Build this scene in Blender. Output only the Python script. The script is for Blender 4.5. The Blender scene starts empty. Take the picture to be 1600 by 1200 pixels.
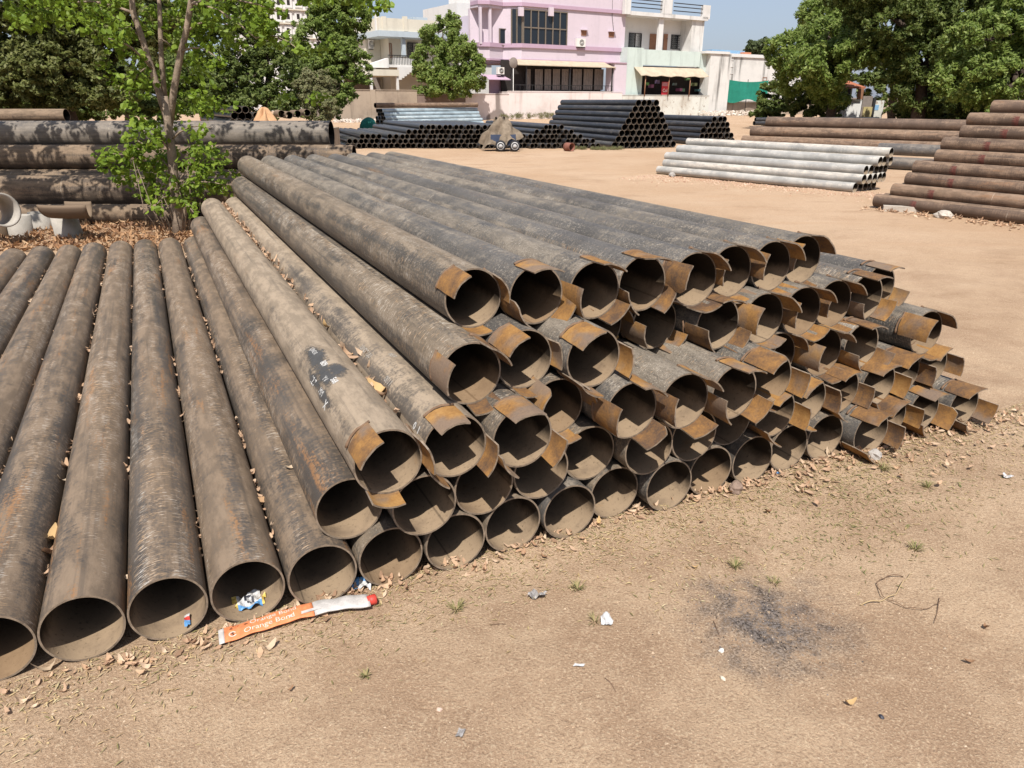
import bpy, math, random
import numpy as np
from mathutils import Vector, Matrix
R = math.radians
random.seed(7)
rng = np.random.default_rng(11)
sc = bpy.context.scene
COL = sc.collection

# ------------------------------------------------------------------ camera, sky, sun, exposure
CAM_H, PITCH, FPX = 1.52, 0.37451, 1128.56
cam = bpy.data.cameras.new('camera')
cam.lens = FPX / 1600 * 36
cam.sensor_width = 36
cam.clip_start, cam.clip_end = 0.05, 3000
camo = bpy.data.objects.new('camera', cam)
COL.objects.link(camo)
camo.location = (0, 0, CAM_H)
camo.rotation_euler = (math.pi / 2 - PITCH, 0, 0)
sc.camera = camo

SUN_EL, SUN_HEAD = R(56), R(4)          # light travels towards +Y, a little to the right
world = bpy.data.worlds.new('World')
sc.world = world
world.use_nodes = True
wn = world.node_tree.nodes
sky = wn.new('ShaderNodeTexSky')
sky.sky_type = 'NISHITA'
sky.sun_disc = False
sky.sun_elevation = SUN_EL
sky.sun_rotation = R(180) + SUN_HEAD
sky.air_density, sky.dust_density, sky.ozone_density = 1.0, 2.2, 5.0
wn['Background'].inputs[1].default_value = 0.11
veil = wn.new('ShaderNodeMix')
veil.data_type = 'RGBA'
veil.inputs[0].default_value = 0.55
veil.inputs[7].default_value = (3.35, 3.60, 4.35, 1)
world.node_tree.links.new(sky.outputs[0], veil.inputs[6])
world.node_tree.links.new(veil.outputs[2], wn['Background'].inputs[0])
sun = bpy.data.lights.new('sun', 'SUN')
sun.energy, sun.angle, sun.color = 4.8, R(0.53), (1.0, 0.965, 0.91)
suno = bpy.data.objects.new('sun', sun)
COL.objects.link(suno)
suno.rotation_euler = (math.pi / 2 - SUN_EL, 0, -SUN_HEAD)
suno.location = (-3, -20, 30)
vs = sc.view_settings
vs.view_transform, vs.look, vs.exposure, vs.gamma = 'Standard', 'None', 0.5, 1.0
vs.use_curve_mapping = False

# ------------------------------------------------------------------ layout helpers
def ray(px, py):
    X, Y = (px - 800) / FPX, -(py - 600) / FPX
    c, s = math.cos(PITCH), math.sin(PITCH)
    return Vector((X, c + Y * s, -s + Y * c))
def gp(px, py, z=0.0):                   # point at height z
    d = ray(px, py)
    return Vector((0, 0, CAM_H)) + d * ((z - CAM_H) / d.z)
def at(px, py, Y):                       # point at distance Y
    d = ray(px, py)
    return Vector((0, 0, CAM_H)) + d * (Y / d.y)

ONES = ['', 'first', 'second', 'third', 'fourth', 'fifth', 'sixth', 'seventh', 'eighth', 'ninth', 'tenth', 'eleventh', 'twelfth',
        'thirteenth', 'fourteenth', 'fifteenth', 'sixteenth', 'seventeenth', 'eighteenth', 'nineteenth', 'twentieth']
def ordn(n):
    if n <= 20: return ONES[n]
    t = {2: 'twent', 3: 'thirt', 4: 'fort'}[n // 10]
    return t + 'ieth' if n % 10 == 0 else t + 'y-' + ONES[n % 10]

# ------------------------------------------------------------------ mesh helpers
class MB:
    def __init__(self):
        self.v, self.f, self.m, self.s, self.uv = [], [], [], [], None
    def face(self, idx, m=0, smooth=False):
        self.f.append(tuple(idx)); self.m.append(m); self.s.append(smooth)
    def box(self, x0, x1, y0, y1, z0, z1, m=0):
        b = len(self.v)
        self.v += [(x0,y0,z0),(x1,y0,z0),(x1,y1,z0),(x0,y1,z0),(x0,y0,z1),(x1,y0,z1),(x1,y1,z1),(x0,y1,z1)]
        for q in ((0,3,2,1),(4,5,6,7),(0,1,5,4),(1,2,6,5),(2,3,7,6),(3,0,4,7)):
            self.face([b+i for i in q], m)
        return self
    def prism(self, poly, h0, h1, axis='y', m=0):
        # poly: list of 2D points; extruded along axis between h0 and h1
        n = len(poly); b = len(self.v)
        for h in (h0, h1):
            for (p, q) in poly:
                self.v.append({'x': (h, p, q), 'y': (p, h, q), 'z': (p, q, h)}[axis])
        self.face([b+i for i in range(n)], m); self.face([b+n+i for i in reversed(range(n))], m)
        for i in range(n):
            j = (i+1) % n
            self.face([b+j, b+i, b+n+i, b+n+j], m)
        return self
    def tube(self, pts, rads, seg=8, m=0, caps=True):
        b = len(self.v); n = len(pts); pts = [Vector(p) for p in pts]
        up = Vector((0.13, 0.31, 0.94))
        for i, p in enumerate(pts):
            t = (pts[min(i+1, n-1)] - pts[max(i-1, 0)]).normalized()
            a = t.cross(up)
            if a.length < 1e-3: a = t.cross(Vector((1, 0, 0)))
            a.normalize(); c = t.cross(a)
            for k in range(seg):
                th = 2*math.pi*k/seg
                self.v.append(tuple(p + (a*math.cos(th) + c*math.sin(th))*rads[i]))
        for i in range(n-1):
            for k in range(seg):
                k2 = (k+1) % seg
                self.face((b+i*seg+k, b+i*seg+k2, b+(i+1)*seg+k2, b+(i+1)*seg+k), m, True)
        if caps:
            self.face([b+k for k in reversed(range(seg))], m)
            self.face([b+(n-1)*seg+k for k in range(seg)], m)
        return self
    def lathe(self, prof, seg=24, m=0, cx=0, cy=0, z0=0):
        b = len(self.v); n = len(prof)
        for (r, z) in prof:
            for k in range(seg):
                th = 2*math.pi*k/seg
                self.v.append((cx+r*math.cos(th), cy+r*math.sin(th), z0+z))
        for i in range(n-1):
            for k in range(seg):
                k2 = (k+1) % seg
                self.face((b+i*seg+k, b+i*seg+k2, b+(i+1)*seg+k2, b+(i+1)*seg+k), m, True)
        return self
    def mesh(self, name, mats):
        me = bpy.data.meshes.new(name)
        me.from_pydata(self.v, [], self.f)
        for mm in mats: me.materials.append(mm)
        me.polygons.foreach_set('material_index', self.m)
        me.polygons.foreach_set('use_smooth', self.s)
        if self.uv:
            l = me.uv_layers.new(name='UVMap')
            flat = []
            for f in self.f:
                for i in f: flat += self.uv[i]
            l.data.foreach_set('uv', flat)
        me.update()
        return me
    def build(self, name, mats, parent=None, loc=None, rot=None):
        if not isinstance(mats, (list, tuple)): mats = [mats]
        return link(name, self.mesh(name, mats), parent, loc, rot)

def link(name, me, parent=None, loc=None, rot=None):
    o = bpy.data.objects.new(name, me)
    COL.objects.link(o)
    if parent is not None: o.parent = parent
    if loc is not None: o.location = loc
    if rot is not None: o.rotation_euler = rot
    return o
def tag(o, label=None, cat=None, group=None, kind=None):
    if label: o['label'] = label
    if cat: o['category'] = cat
    if group: o['group'] = group
    if kind: o['kind'] = kind
    return o
def empty(name, loc, rz=0):
    return link(name, None, None, loc, (0, 0, rz))
def np_mesh(name, V, F, mat, smooth=False):
    me = bpy.data.meshes.new(name)
    V = np.asarray(V, dtype=np.float32); F = np.asarray(F, dtype=np.int32)
    k = F.shape[1]
    me.vertices.add(len(V)); me.vertices.foreach_set('co', V.ravel())
    me.loops.add(F.size); me.loops.foreach_set('vertex_index', F.ravel())
    me.polygons.add(len(F))
    me.polygons.foreach_set('loop_start', np.arange(0, F.size, k, dtype=np.int32))
    me.polygons.foreach_set('loop_total', np.full(len(F), k, dtype=np.int32))
    me.polygons.foreach_set('use_smooth', np.full(len(F), smooth))
    me.update(calc_edges=True)
    me.materials.append(mat)
    return me

# ------------------------------------------------------------------ material helpers
class NT:
    def __init__(self, name):
        self.mat = bpy.data.materials.new(name); self.mat.use_nodes = True
        self.t = self.mat.node_tree; self.N = self.t.nodes; self.L = self.t.links
        self.bsdf = self.N['Principled BSDF']
    def put(self, sock, v):
        if isinstance(v, bpy.types.NodeSocket): self.L.new(v, sock)
        elif v is not None:
            if isinstance(v, (tuple, list)) and len(v) == 3 and sock.type == 'RGBA': v = (*v, 1)
            sock.default_value = v
    def n(self, typ, *ins, **kw):
        nd = self.N.new(typ)
        for k, v in kw.items(): setattr(nd, k, v)
        for i, v in enumerate(ins):
            if v is not None: self.put(nd.inputs[i], v)
        return nd
    def math(self, op, a, b=None, c=None, clamp=False):
        nd = self.n('ShaderNodeMath', a, b, c, operation=op); nd.use_clamp = clamp
        return nd.outputs[0]
    def noise(self, vec, scale, detail=3, rough=0.5, dist=0):
        nd = self.N.new('ShaderNodeTexNoise')
        if vec is not None: self.L.new(vec, nd.inputs['Vector'])
        nd.inputs['Scale'].default_value = scale; nd.inputs['Detail'].default_value = detail
        nd.inputs['Roughness'].default_value = rough; nd.inputs['Distortion'].default_value = dist
        return nd.outputs[0]
    def step(self, x, lo, hi):
        nd = self.n('ShaderNodeMapRange'); nd.interpolation_type = 'SMOOTHSTEP'
        self.put(nd.inputs[0], x); nd.inputs[1].default_value = lo; nd.inputs[2].default_value = hi
        return nd.outputs[0]
    def mix(self, fac, a, b, blend='MIX'):
        nd = self.N.new('ShaderNodeMix'); nd.data_type = 'RGBA'; nd.blend_type = blend
        self.put(nd.inputs[0], fac); self.put(nd.inputs[6], a); self.put(nd.inputs[7], b)
        return nd.outputs[2]
    def scale(self, vec, s, off=None):
        nd = self.n('ShaderNodeMapping'); self.L.new(vec, nd.inputs[0])
        nd.inputs['Scale'].default_value = s
        if off is not None: self.put(nd.inputs['Location'], off)
        return nd.outputs[0]
    def ramp(self, fac, stops):
        nd = self.N.new('ShaderNodeValToRGB'); self.L.new(fac, nd.inputs[0])
        e = nd.color_ramp.elements
        while len(e) < len(stops): e.new(0.5)
        for el, (p, c) in zip(e, stops): el.position = p; el.color = (*c, 1)
        return nd.outputs[0]
    def out(self, col, rough=0.7, spec=0.3, bump=None, bstr=0.3, bdist=0.01, metal=0.0):
        b = self.bsdf
        self.put(b.inputs['Base Color'], col); self.put(b.inputs['Roughness'], rough)
        b.inputs['Specular IOR Level'].default_value = spec
        self.put(b.inputs['Metallic'], metal)
        if bump is not None:
            bn = self.N.new('ShaderNodeBump'); bn.inputs['Strength'].default_value = bstr
            bn.inputs['Distance'].default_value = bdist
            self.L.new(bump, bn.inputs['Height']); self.L.new(bn.outputs[0], b.inputs['Normal'])
        return self.mat
    def geo(self): return self.N.new('ShaderNodeNewGeometry')
    def oinfo(self): return self.N.new('ShaderNodeObjectInfo')
    def objco(self): return self.N.new('ShaderNodeTexCoord').outputs['Object']

def mat_plain(name, col, rough=0.7, spec=0.3, var=0.12, scale=6.0, metal=0.0, bstr=0.15):
    t = NT(name); co = t.objco()
    n1 = t.noise(co, scale, 5, 0.6); n2 = t.noise(co, scale*9, 3, 0.6)
    f = t.math('ADD', t.math('MULTIPLY', n1, 0.7), t.math('MULTIPLY', n2, 0.3))
    lo = tuple(c*(1-var*2) for c in col); hi = tuple(min(1, c*(1+var*2)) for c in col)
    c = t.ramp(f, [(0.25, lo), (0.75, hi)])
    return t.out(c, rough, spec, n2, bstr, 0.01, metal)

def mat_pipe(name, steel, dust, rust, dust_amt=0.5, rust_amt=0.3, scratch=1.0, speck=0.0, rough=0.62, spec=0.35, circ=0.688):
    t = NT(name)
    uv = t.N.new('ShaderNodeTexCoord').outputs['UV']
    oi = t.oinfo().outputs['Random']
    off = t.n('ShaderNodeCombineXYZ', t.math('MULTIPLY', oi, 53.0), t.math('MULTIPLY', oi, 91.0), t.math('MULTIPLY', oi, 17.0)).outputs[0]
    p = t.n('ShaderNodeVectorMath', uv, off, operation='ADD').outputs[0]
    sep = t.n('ShaderNodeSeparateXYZ', uv)
    nz = t.n('ShaderNodeSeparateXYZ', t.geo().outputs['Normal']).outputs[2]
    c2 = lambda n: t.math('SUBTRACT', n, 0.5)
    big = t.noise(p, 2.0, 6, 0.65)
    stripe = t.noise(t.scale(p, (8, 0.22, 1)), 1.0, 4, 0.55)
    mid = t.noise(t.scale(p, (16, 5, 1)), 1.0, 6, 0.7)
    fine = t.noise(p, 95, 5, 0.7)
    streak = t.noise(t.scale(p, (34, 0.7, 1)), 1.0, 4, 0.6)
    ring = t.noise(t.scale(p, (1.6, 60, 1)), 1.0, 6, 0.75)
    d = t.math('MULTIPLY', c2(stripe), 1.0)
    for n_, w in ((big, 0.5), (mid, 0.55), (ring, 0.55), (fine, 0.75)):
        d = t.math('ADD', d, t.math('MULTIPLY', c2(n_), w))
    d = t.math('ADD', d, t.math('MULTIPLY', c2(oi), 0.22))
    d = t.math('ADD', d, t.math('MULTIPLY', nz, 0.10))
    dm = t.step(d, 0.26 - dust_amt*0.62, 0.52 - dust_amt*0.62)
    dk = tuple(x*0.66 for x in steel)
    base = t.mix(t.step(big, 0.35, 0.65), dk, steel)
    dcol = t.mix(t.step(mid, 0.4, 0.62), tuple(x*0.78 for x in dust), tuple(x*1.15 for x in dust))
    c = t.mix(t.math('MULTIPLY', dm, 0.92), base, dcol)
    c = t.mix(t.math('MULTIPLY', t.step(streak, 0.52, 0.70), 0.45), c, tuple(x*0.55 for x in steel))
    r = t.math('ADD', t.noise(t.scale(p, (9, 0.9, 1), (3.1, 7.7, 0)), 1.0, 6, 0.72), t.math('MULTIPLY', c2(fine), 0.45))
    c = t.mix(t.math('MULTIPLY', t.step(r, 0.64 - 0.1*rust_amt, 0.76 - 0.1*rust_amt), 0.25 + 0.6*rust_amt), c, rust)
    if scratch > 0:                       # short handling scratches, grouped into bands along the pipe
        for ang, loc, lo in ((0.16, (11, 5, 0), 0.585), (-0.30, (2, 15, 0), 0.605)):
            sv = t.n('ShaderNodeMapping'); t.L.new(p, sv.inputs[0]); sv.inputs['Rotation'].default_value = (0, 0, ang)
            sv.inputs['Location'].default_value = loc; sv.inputs['Scale'].default_value = (30, 230, 1)
            sn = t.noise(sv.outputs[0], 1.0, 2, 0.5)
            band = t.step(t.noise(t.scale(p, (10, 0.5, 1), loc), 1.0, 3, 0.6), 0.49, 0.62)
            sm = t.math('MULTIPLY', t.step(sn, lo, lo+0.05), band)
            c = t.mix(t.math('MULTIPLY', sm, 0.85*min(1, scratch)), c, t.mix(t.step(mid, 0.42, 0.6), (0.47, 0.30, 0.16), (0.52, 0.48, 0.42)))
    if speck > 0:
        sp = t.step(t.noise(t.scale(p, (1, 0.6, 1), (9, 2, 0)), 190, 3, 0.7), 0.56, 0.66)
        sb = t.step(t.noise(p, 3.5, 5, 0.65), 0.34, 0.6)
        c = t.mix(t.math('MULTIPLY', t.math('MULTIPLY', sp, sb), speck), c, (0.36, 0.315, 0.255))
        sp2 = t.step(t.noise(t.scale(p, (1, 0.6, 1), (1, 6, 0)), 170, 3, 0.7), 0.54, 0.62)
        c = t.mix(t.math('MULTIPLY', sp2, 0.55*speck), c, (0.028, 0.027, 0.027))
    # chalk rings left by handling slings
    for a_, b_ in ((0.35, 4.9), (2.2, 3.1)):
        yy = t.math('ADD', a_, t.math('MULTIPLY', t.math('FRACT', t.math('MULTIPLY', oi, 7.3+a_)), b_))
        dd = t.math('ABSOLUTE', t.math('SUBTRACT', t.math('ADD', sep.outputs[1], t.math('MULTIPLY', c2(stripe), 0.03)), yy))
        rm = t.math('MULTIPLY', t.step(dd, 0.006, 0.002), t.step(mid, 0.44, 0.58))
        c = t.mix(t.math('MULTIPLY', rm, 0.55), c, (0.42, 0.35, 0.27))
    h = t.math('ADD', t.math('MULTIPLY', fine, 0.7), t.math('MULTIPLY', ring, 0.4))
    rg = t.math('ADD', rough - 0.16, t.math('MULTIPLY', dm, 0.30))
    return t.out(c, rg, spec, h, 0.35, 0.004)

def mat_inner(name, dust, rust, dark):
    t = NT(name)
    uv = t.N.new('ShaderNodeTexCoord').outputs['UV']
    oi = t.oinfo().outputs['Random']
    off = t.n('ShaderNodeCombineXYZ', t.math('MULTIPLY', oi, 33.0), t.math('MULTIPLY', oi, 71.0), 0.0).outputs[0]
    p = t.n('ShaderNodeVectorMath', uv, off, operation='ADD').outputs[0]
    a = t.noise(p, 5, 6, 0.65); b = t.noise(p, 60, 4, 0.65)
    c = t.ramp(a, [(0.3, dark), (0.5, dust), (0.62, dust), (0.78, rust)])
    c = t.mix(t.step(b, 0.55, 0.72), c, tuple(x*0.55 for x in dust))
    # dust stays low near the mouth; the darker roof and depth are painted shade
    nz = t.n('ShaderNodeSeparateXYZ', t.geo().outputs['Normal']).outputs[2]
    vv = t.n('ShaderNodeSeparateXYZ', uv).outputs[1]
    dust_vs_shade = t.math('MULTIPLY', t.step(t.math('ADD', nz, t.math('MULTIPLY', t.math('SUBTRACT', a, 0.5), 0.8)), -0.05, 0.5), t.step(vv, 0.65, 0.05))
    seam = t.math('ABSOLUTE', t.math('SUBTRACT', t.n('ShaderNodeSeparateXYZ', uv).outputs[0], 0.33))
    c = t.mix(t.math('MULTIPLY', t.step(seam, 0.006, 0.001), 0.6), c, tuple(x*0.4 for x in dark))
    c = t.mix(t.math('MULTIPLY', t.step(t.math('FRACT', t.math('MULTIPLY', oi, 5.7)), 0.5, 1.0), 0.45), c, tuple(x*0.62 for x in rust))
    c = t.mix(dust_vs_shade, tuple(x*0.15 for x in dark), c)
    return t.out(c, 0.85, 0.15, b, 0.3, 0.004)

# sand
def mat_ground():
    t = NT('sandy_ground')
    co = t.geo().outputs['Position']
    sx = t.n('ShaderNodeSeparateXYZ', co)
    n0 = t.noise(co, 0.35, 5, 0.6); n1 = t.noise(co, 2.2, 6, 0.62); n2 = t.noise(co, 14, 6, 0.7); n3 = t.noise(co, 130, 4, 0.7); n4 = t.noise(co, 420, 2, 0.6)
    far = t.step(sx.outputs[1], 3.0, 11.0)
    near_c = t.mix(t.step(n1, 0.36, 0.64), (0.315, 0.208, 0.130), (0.415, 0.290, 0.186))
    far_c = t.mix(t.step(n0, 0.35, 0.65), (0.385, 0.252, 0.155), (0.44, 0.305, 0.200))
    c = t.mix(far, near_c, far_c)
    c = t.mix(t.math('MULTIPLY', t.step(n2, 0.52, 0.72), 0.30), c, (0.50, 0.37, 0.25))
    c = t.mix(t.math('MULTIPLY', t.step(n2, 0.48, 0.28), 0.35), c, (0.24, 0.150, 0.09))
    c = t.mix(t.math('MULTIPLY', t.step(n3, 0.53, 0.64), 0.60), c, (0.56, 0.43, 0.29))
    c = t.mix(t.math('MULTIPLY', t.step(n3, 0.47, 0.36), 0.60), c, (0.19, 0.12, 0.075))
    c = t.mix(t.math('MULTIPLY', t.step(n4, 0.60, 0.70), 0.35), c, (0.62, 0.50, 0.36))
    pt = t.noise(t.scale(co, (1.0, 1.6, 1.0), (4, 9, 0)), 0.8, 6, 0.65)
    c = t.mix(t.math('MULTIPLY', t.step(pt, 0.52, 0.68), 0.40), c, (0.25, 0.155, 0.092))
    c = t.mix(t.math('MULTIPLY', t.step(pt, 0.44, 0.30), 0.35), c, (0.49, 0.36, 0.245))
    # tyre ruts crossing the yard
    rw = t.scale(co, (0.22, 2.6, 1)); rn = t.noise(rw, 1.0, 4, 0.6)
    c = t.mix(t.math('MULTIPLY', t.math('MULTIPLY', t.step(rn, 0.52, 0.66), far), 0.30), c, (0.40, 0.25, 0.145))
    # soot left by a small fire
    d = t.n('ShaderNodeVectorMath', t.n('ShaderNodeVectorMath', co, (0.80, 1.84, 0.0), operation='SUBTRACT').outputs[0], (1.0, 1.05, 0.0), operation='MULTIPLY').outputs[0]
    ln = t.n('ShaderNodeVectorMath', d, operation='LENGTH').outputs['Value']
    wob = t.math('ADD', ln, t.math('ADD', t.math('MULTIPLY', t.math('SUBTRACT', t.noise(co, 8, 5, 0.7), 0.5), 0.5), t.math('MULTIPLY', t.math('SUBTRACT', n3, 0.5), 0.22)))
    soot = t.step(wob, 0.36, 0.02)
    c = t.mix(t.math('MULTIPLY', t.math('MULTIPLY', soot, t.step(t.math('ADD', n2, t.math('MULTIPLY', n3, 0.5)), 0.56, 0.82)), 0.95), c, t.mix(t.step(n3, 0.4, 0.6), (0.028, 0.025, 0.024), (0.16, 0.14, 0.13)))
    h = t.math('ADD', t.math('MULTIPLY', n3, 0.6), t.math('ADD', t.math('MULTIPLY', n4, 0.25), t.math('MULTIPLY', n2, 0.8)))
    return t.out(c, 0.95, 0.1, h, 0.9, 0.014)

def mat_leaf(name, cols, trans=0.35, rough=0.55, spec=0.3):
    t = NT(name)
    g = t.geo(); rnd = g.outputs['Random Per Island']
    n = len(cols)
    c = t.ramp(rnd, [((i+0.5)/n, cols[i]) for i in range(n)])
    clump = t.noise(g.outputs['Position'], 0.9, 2, 0.5)
    c = t.mix(t.math('MULTIPLY', t.step(clump, 0.35, 0.65), 0.35), c, cols[-1])
    t.out(c, rough, spec)
    if trans > 0:
        tr = t.N.new('ShaderNodeBsdfTranslucent'); t.L.new(c, tr.inputs[0])
        mx = t.N.new('ShaderNodeMixShader'); mx.inputs[0].default_value = trans
        t.L.new(t.bsdf.outputs[0], mx.inputs[1]); t.L.new(tr.outputs[0], mx.inputs[2])
        t.L.new(mx.outputs[0], t.N['Material Output'].inputs[0])
    return t.mat

def mat_wall(name, col, stain, patch=None, amt=0.5, streak=0.5, scale=1.0):
    t = NT(name); co = t.objco()
    n1 = t.noise(co, 0.8*scale, 6, 0.65); n2 = t.noise(co, 5*scale, 6, 0.7)
    st = t.noise(t.scale(co, (2.2*scale, 2.2*scale, 0.16*scale)), 1.0, 5, 0.65)
    c = t.mix(t.math('MULTIPLY', t.step(n1, 0.50 - 0.1*amt, 0.75 - 0.1*amt), amt), col, stain)
    c = t.mix(t.math('MULTIPLY', t.step(st, 0.52, 0.70), streak), c, tuple(x*0.6 for x in stain))
    if patch: c = t.mix(t.step(n2, 0.58, 0.62), c, patch)
    c = t.mix(t.math('MULTIPLY', t.step(n2, 0.5, 0.75), 0.12), c, (0.15, 0.13, 0.11))
    return t.out(c, 0.9, 0.15, n2, 0.3, 0.02)

M = {}
M['ground'] = mat_ground()
M['pipe_brown'] = mat_pipe('dusty_steel', (0.092, 0.077, 0.064), (0.180, 0.128, 0.084), (0.28, 0.135, 0.05), 0.64, 0.65, 0.8, 0.0, 0.58, 0.35)
M['pipe_tan'] = mat_pipe('sand_coated_steel', (0.120, 0.100, 0.082), (0.275, 0.212, 0.148), (0.26, 0.14, 0.065), 0.80, 0.12, 0.4, 0.0, 0.68, 0.3)
M['pipe_mid'] = mat_pipe('weathered_steel', (0.094, 0.081, 0.068), (0.188, 0.144, 0.100), (0.25, 0.125, 0.05), 0.58, 0.35, 0.8, 0.45, 0.66, 0.25)
M['pipe_grey'] = mat_pipe('speckled_grey_steel', (0.108, 0.098, 0.088), (0.190, 0.158, 0.122), (0.25, 0.13, 0.05), 0.56, 0.28, 0.6, 0.8, 0.72, 0.22)
M['inner'] = mat_inner('dusty_shaded_bore', (0.27, 0.195, 0.125), (0.27, 0.145, 0.06), (0.16, 0.115, 0.078))
M['pipe_black'] = mat_pipe('black_painted_steel', (0.030, 0.031, 0.035), (0.085, 0.078, 0.07), (0.12, 0.07, 0.04), 0.35, 0.1, 0.2, 0.0, 0.5, 0.4)
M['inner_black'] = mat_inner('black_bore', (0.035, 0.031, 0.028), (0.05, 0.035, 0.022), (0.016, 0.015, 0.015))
M['pipe_blue'] = mat_pipe('pale_blue_galvanised_steel', (0.34, 0.42, 0.46), (0.42, 0.45, 0.44), (0.30, 0.22, 0.14), 0.3, 0.05, 0.0, 0.0, 0.45, 0.5)
M['pipe_silver'] = mat_pipe('pale_grey_galvanised_steel', (0.42, 0.405, 0.375), (0.48, 0.43, 0.365), (0.36, 0.26, 0.16), 0.45, 0.10, 0.1, 0.0, 0.55, 0.4)
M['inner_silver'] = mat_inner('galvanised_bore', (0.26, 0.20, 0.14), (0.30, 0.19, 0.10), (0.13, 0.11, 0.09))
M['pipe_rust'] = mat_pipe('rusty_brown_steel', (0.125, 0.085, 0.062), (0.215, 0.145, 0.098), (0.25, 0.125, 0.06), 0.55, 0.55, 0.15, 0.0, 0.75, 0.25)
M['pipe_big'] = mat_pipe('dusty_large_steel', (0.105, 0.078, 0.058), (0.205, 0.145, 0.096), (0.21, 0.12, 0.065), 0.80, 0.25, 0.1, 0.0, 0.75, 0.25)
M['pipe_bluegrey'] = mat_pipe('blue_grey_large_steel', (0.115, 0.105, 0.098), (0.175, 0.145, 0.115), (0.2, 0.12, 0.07), 0.62, 0.15, 0.1, 0.0, 0.5, 0.4)

def mat_rust():
    t = NT('orange_rusted_plate')
    uv = t.N.new('ShaderNodeTexCoord').outputs['UV']
    oi = t.oinfo().outputs['Random']
    off = t.n('ShaderNodeCombineXYZ', t.math('MULTIPLY', oi, 53.0), t.math('MULTIPLY', oi, 91.0), 0.0).outputs[0]
    p = t.n('ShaderNodeVectorMath', uv, off, operation='ADD').outputs[0]
    a = t.noise(p, 14, 6, 0.65); b = t.noise(p, 110, 4, 0.7); e = t.noise(p, 6, 3, 0.5)
    c = t.ramp(t.math('ADD', t.math('ADD', t.math('MULTIPLY', a, 0.50), t.math('MULTIPLY', b, 0.25)), t.math('MULTIPLY', oi, 0.20)),
               [(0.34, (0.085, 0.052, 0.034)), (0.44, (0.175, 0.092, 0.038)), (0.52, (0.255, 0.130, 0.042)), (0.64, (0.34, 0.190, 0.066))])
    c = t.mix(t.math('MULTIPLY', t.step(t.math('ADD', e, t.math('MULTIPLY', oi, 0.22)), 0.62, 0.78), 0.8), c, t.mix(b, (0.10, 0.08, 0.07), (0.21, 0.155, 0.115)))
    return t.out(c, 0.85, 0.2, t.math('ADD', a, b), 0.35, 0.004)
M['rust'] = mat_rust()
M['tab_in'] = mat_plain('dull_brown_plate_underside', (0.17, 0.105, 0.065), 0.85, 0.2, 0.25, 20)
M['rim'] = mat_plain('bright_worn_cut_edge', (0.185, 0.14, 0.10), 0.6, 0.4, 0.4, 30)

# ------------------------------------------------------------------ ground sheet
def vnoise(x, y, s, seed):
    r = np.random.default_rng(seed); n = 64; tab = r.random((n, n))
    xs, ys = x*s, y*s; xi, yi = np.floor(xs).astype(int), np.floor(ys).astype(int)
    fx, fy = xs-xi, ys-yi; fx, fy = fx*fx*(3-2*fx), fy*fy*(3-2*fy)
    g = lambda i, j: tab[i % n, j % n]
    return (g(xi,yi)*(1-fx)+g(xi+1,yi)*fx)*(1-fy) + (g(xi,yi+1)*(1-fx)+g(xi+1,yi+1)*fx)*fy - 0.5
PHI = 0.4507
RU = Vector((math.cos(PHI), math.sin(PHI), 0)); AV = Vector((-math.sin(PHI), math.cos(PHI), 0))
P0 = Vector((-1.21525, 1.6378, 0))
D, GAP, HZ, LEN = 0.219, 1.02722, 0.18791, 6.147
def ground_h(x, y):
    x, y = np.asarray(x, float), np.asarray(y, float)
    h = 0.030*vnoise(x, y, 0.9, 1) + 0.016*vnoise(x, y, 3.1, 2) + 0.007*vnoise(x, y, 9.0, 3)
    dx, dy = x-P0.x, y-P0.y
    u = dx*RU.x+dy*RU.y; v = dx*AV.x+dy*AV.y
    inside = np.clip((v+0.12)/0.1, 0, 1)*np.clip((6.6-v)/0.3, 0, 1)*np.clip((4.4-u)/0.3, 0, 1)*np.clip((u+2.2)/0.3, 0, 1)
    lip = 0.007*np.exp(-((v+0.02)/0.07)**2)*np.clip((4.3-u)/0.3, 0, 1)*np.clip((u+2.0)/0.3, 0, 1)
    fade = np.clip((30-np.hypot(x, y))/15, 0, 1)
    return h*(1-inside)*fade + lip - 0.004
def gz(x, y): return float(ground_h(np.array([x]), np.array([y]))[0])
def axis(lo, hi, fine, a, b, far0, far1):
    pts = list(np.arange(lo, hi+1e-6, fine)); s, x = fine, hi
    while x < far1: s *= 1.09; x += s; pts.append(x)
    s, x, neg = fine, lo, []
    while x > far0: s *= 1.09; x -= s; neg.append(x)
    return np.array(neg[::-1]+pts)
gx, gy = axis(-2.6, 3.6, 0.035, 0, 0, -900, 900), axis(0.6, 4.4, 0.035, 0, 0, -300, 1600)
GX, GY = np.meshgrid(gx, gy); GZ = ground_h(GX, GY)
nx, ny = len(gx), len(gy)
idx = np.arange(nx*ny).reshape(ny, nx)
gm = np_mesh('ground', np.stack([GX, GY, GZ], -1).reshape(-1, 3),
             np.stack([idx[:-1,:-1], idx[:-1,1:], idx[1:,1:], idx[1:,:-1]], -1).reshape(-1, 4), M['ground'], True)
tag(link('ground', gm), 'dusty tan sand yard with grit and litter', None, None, 'structure')

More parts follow.
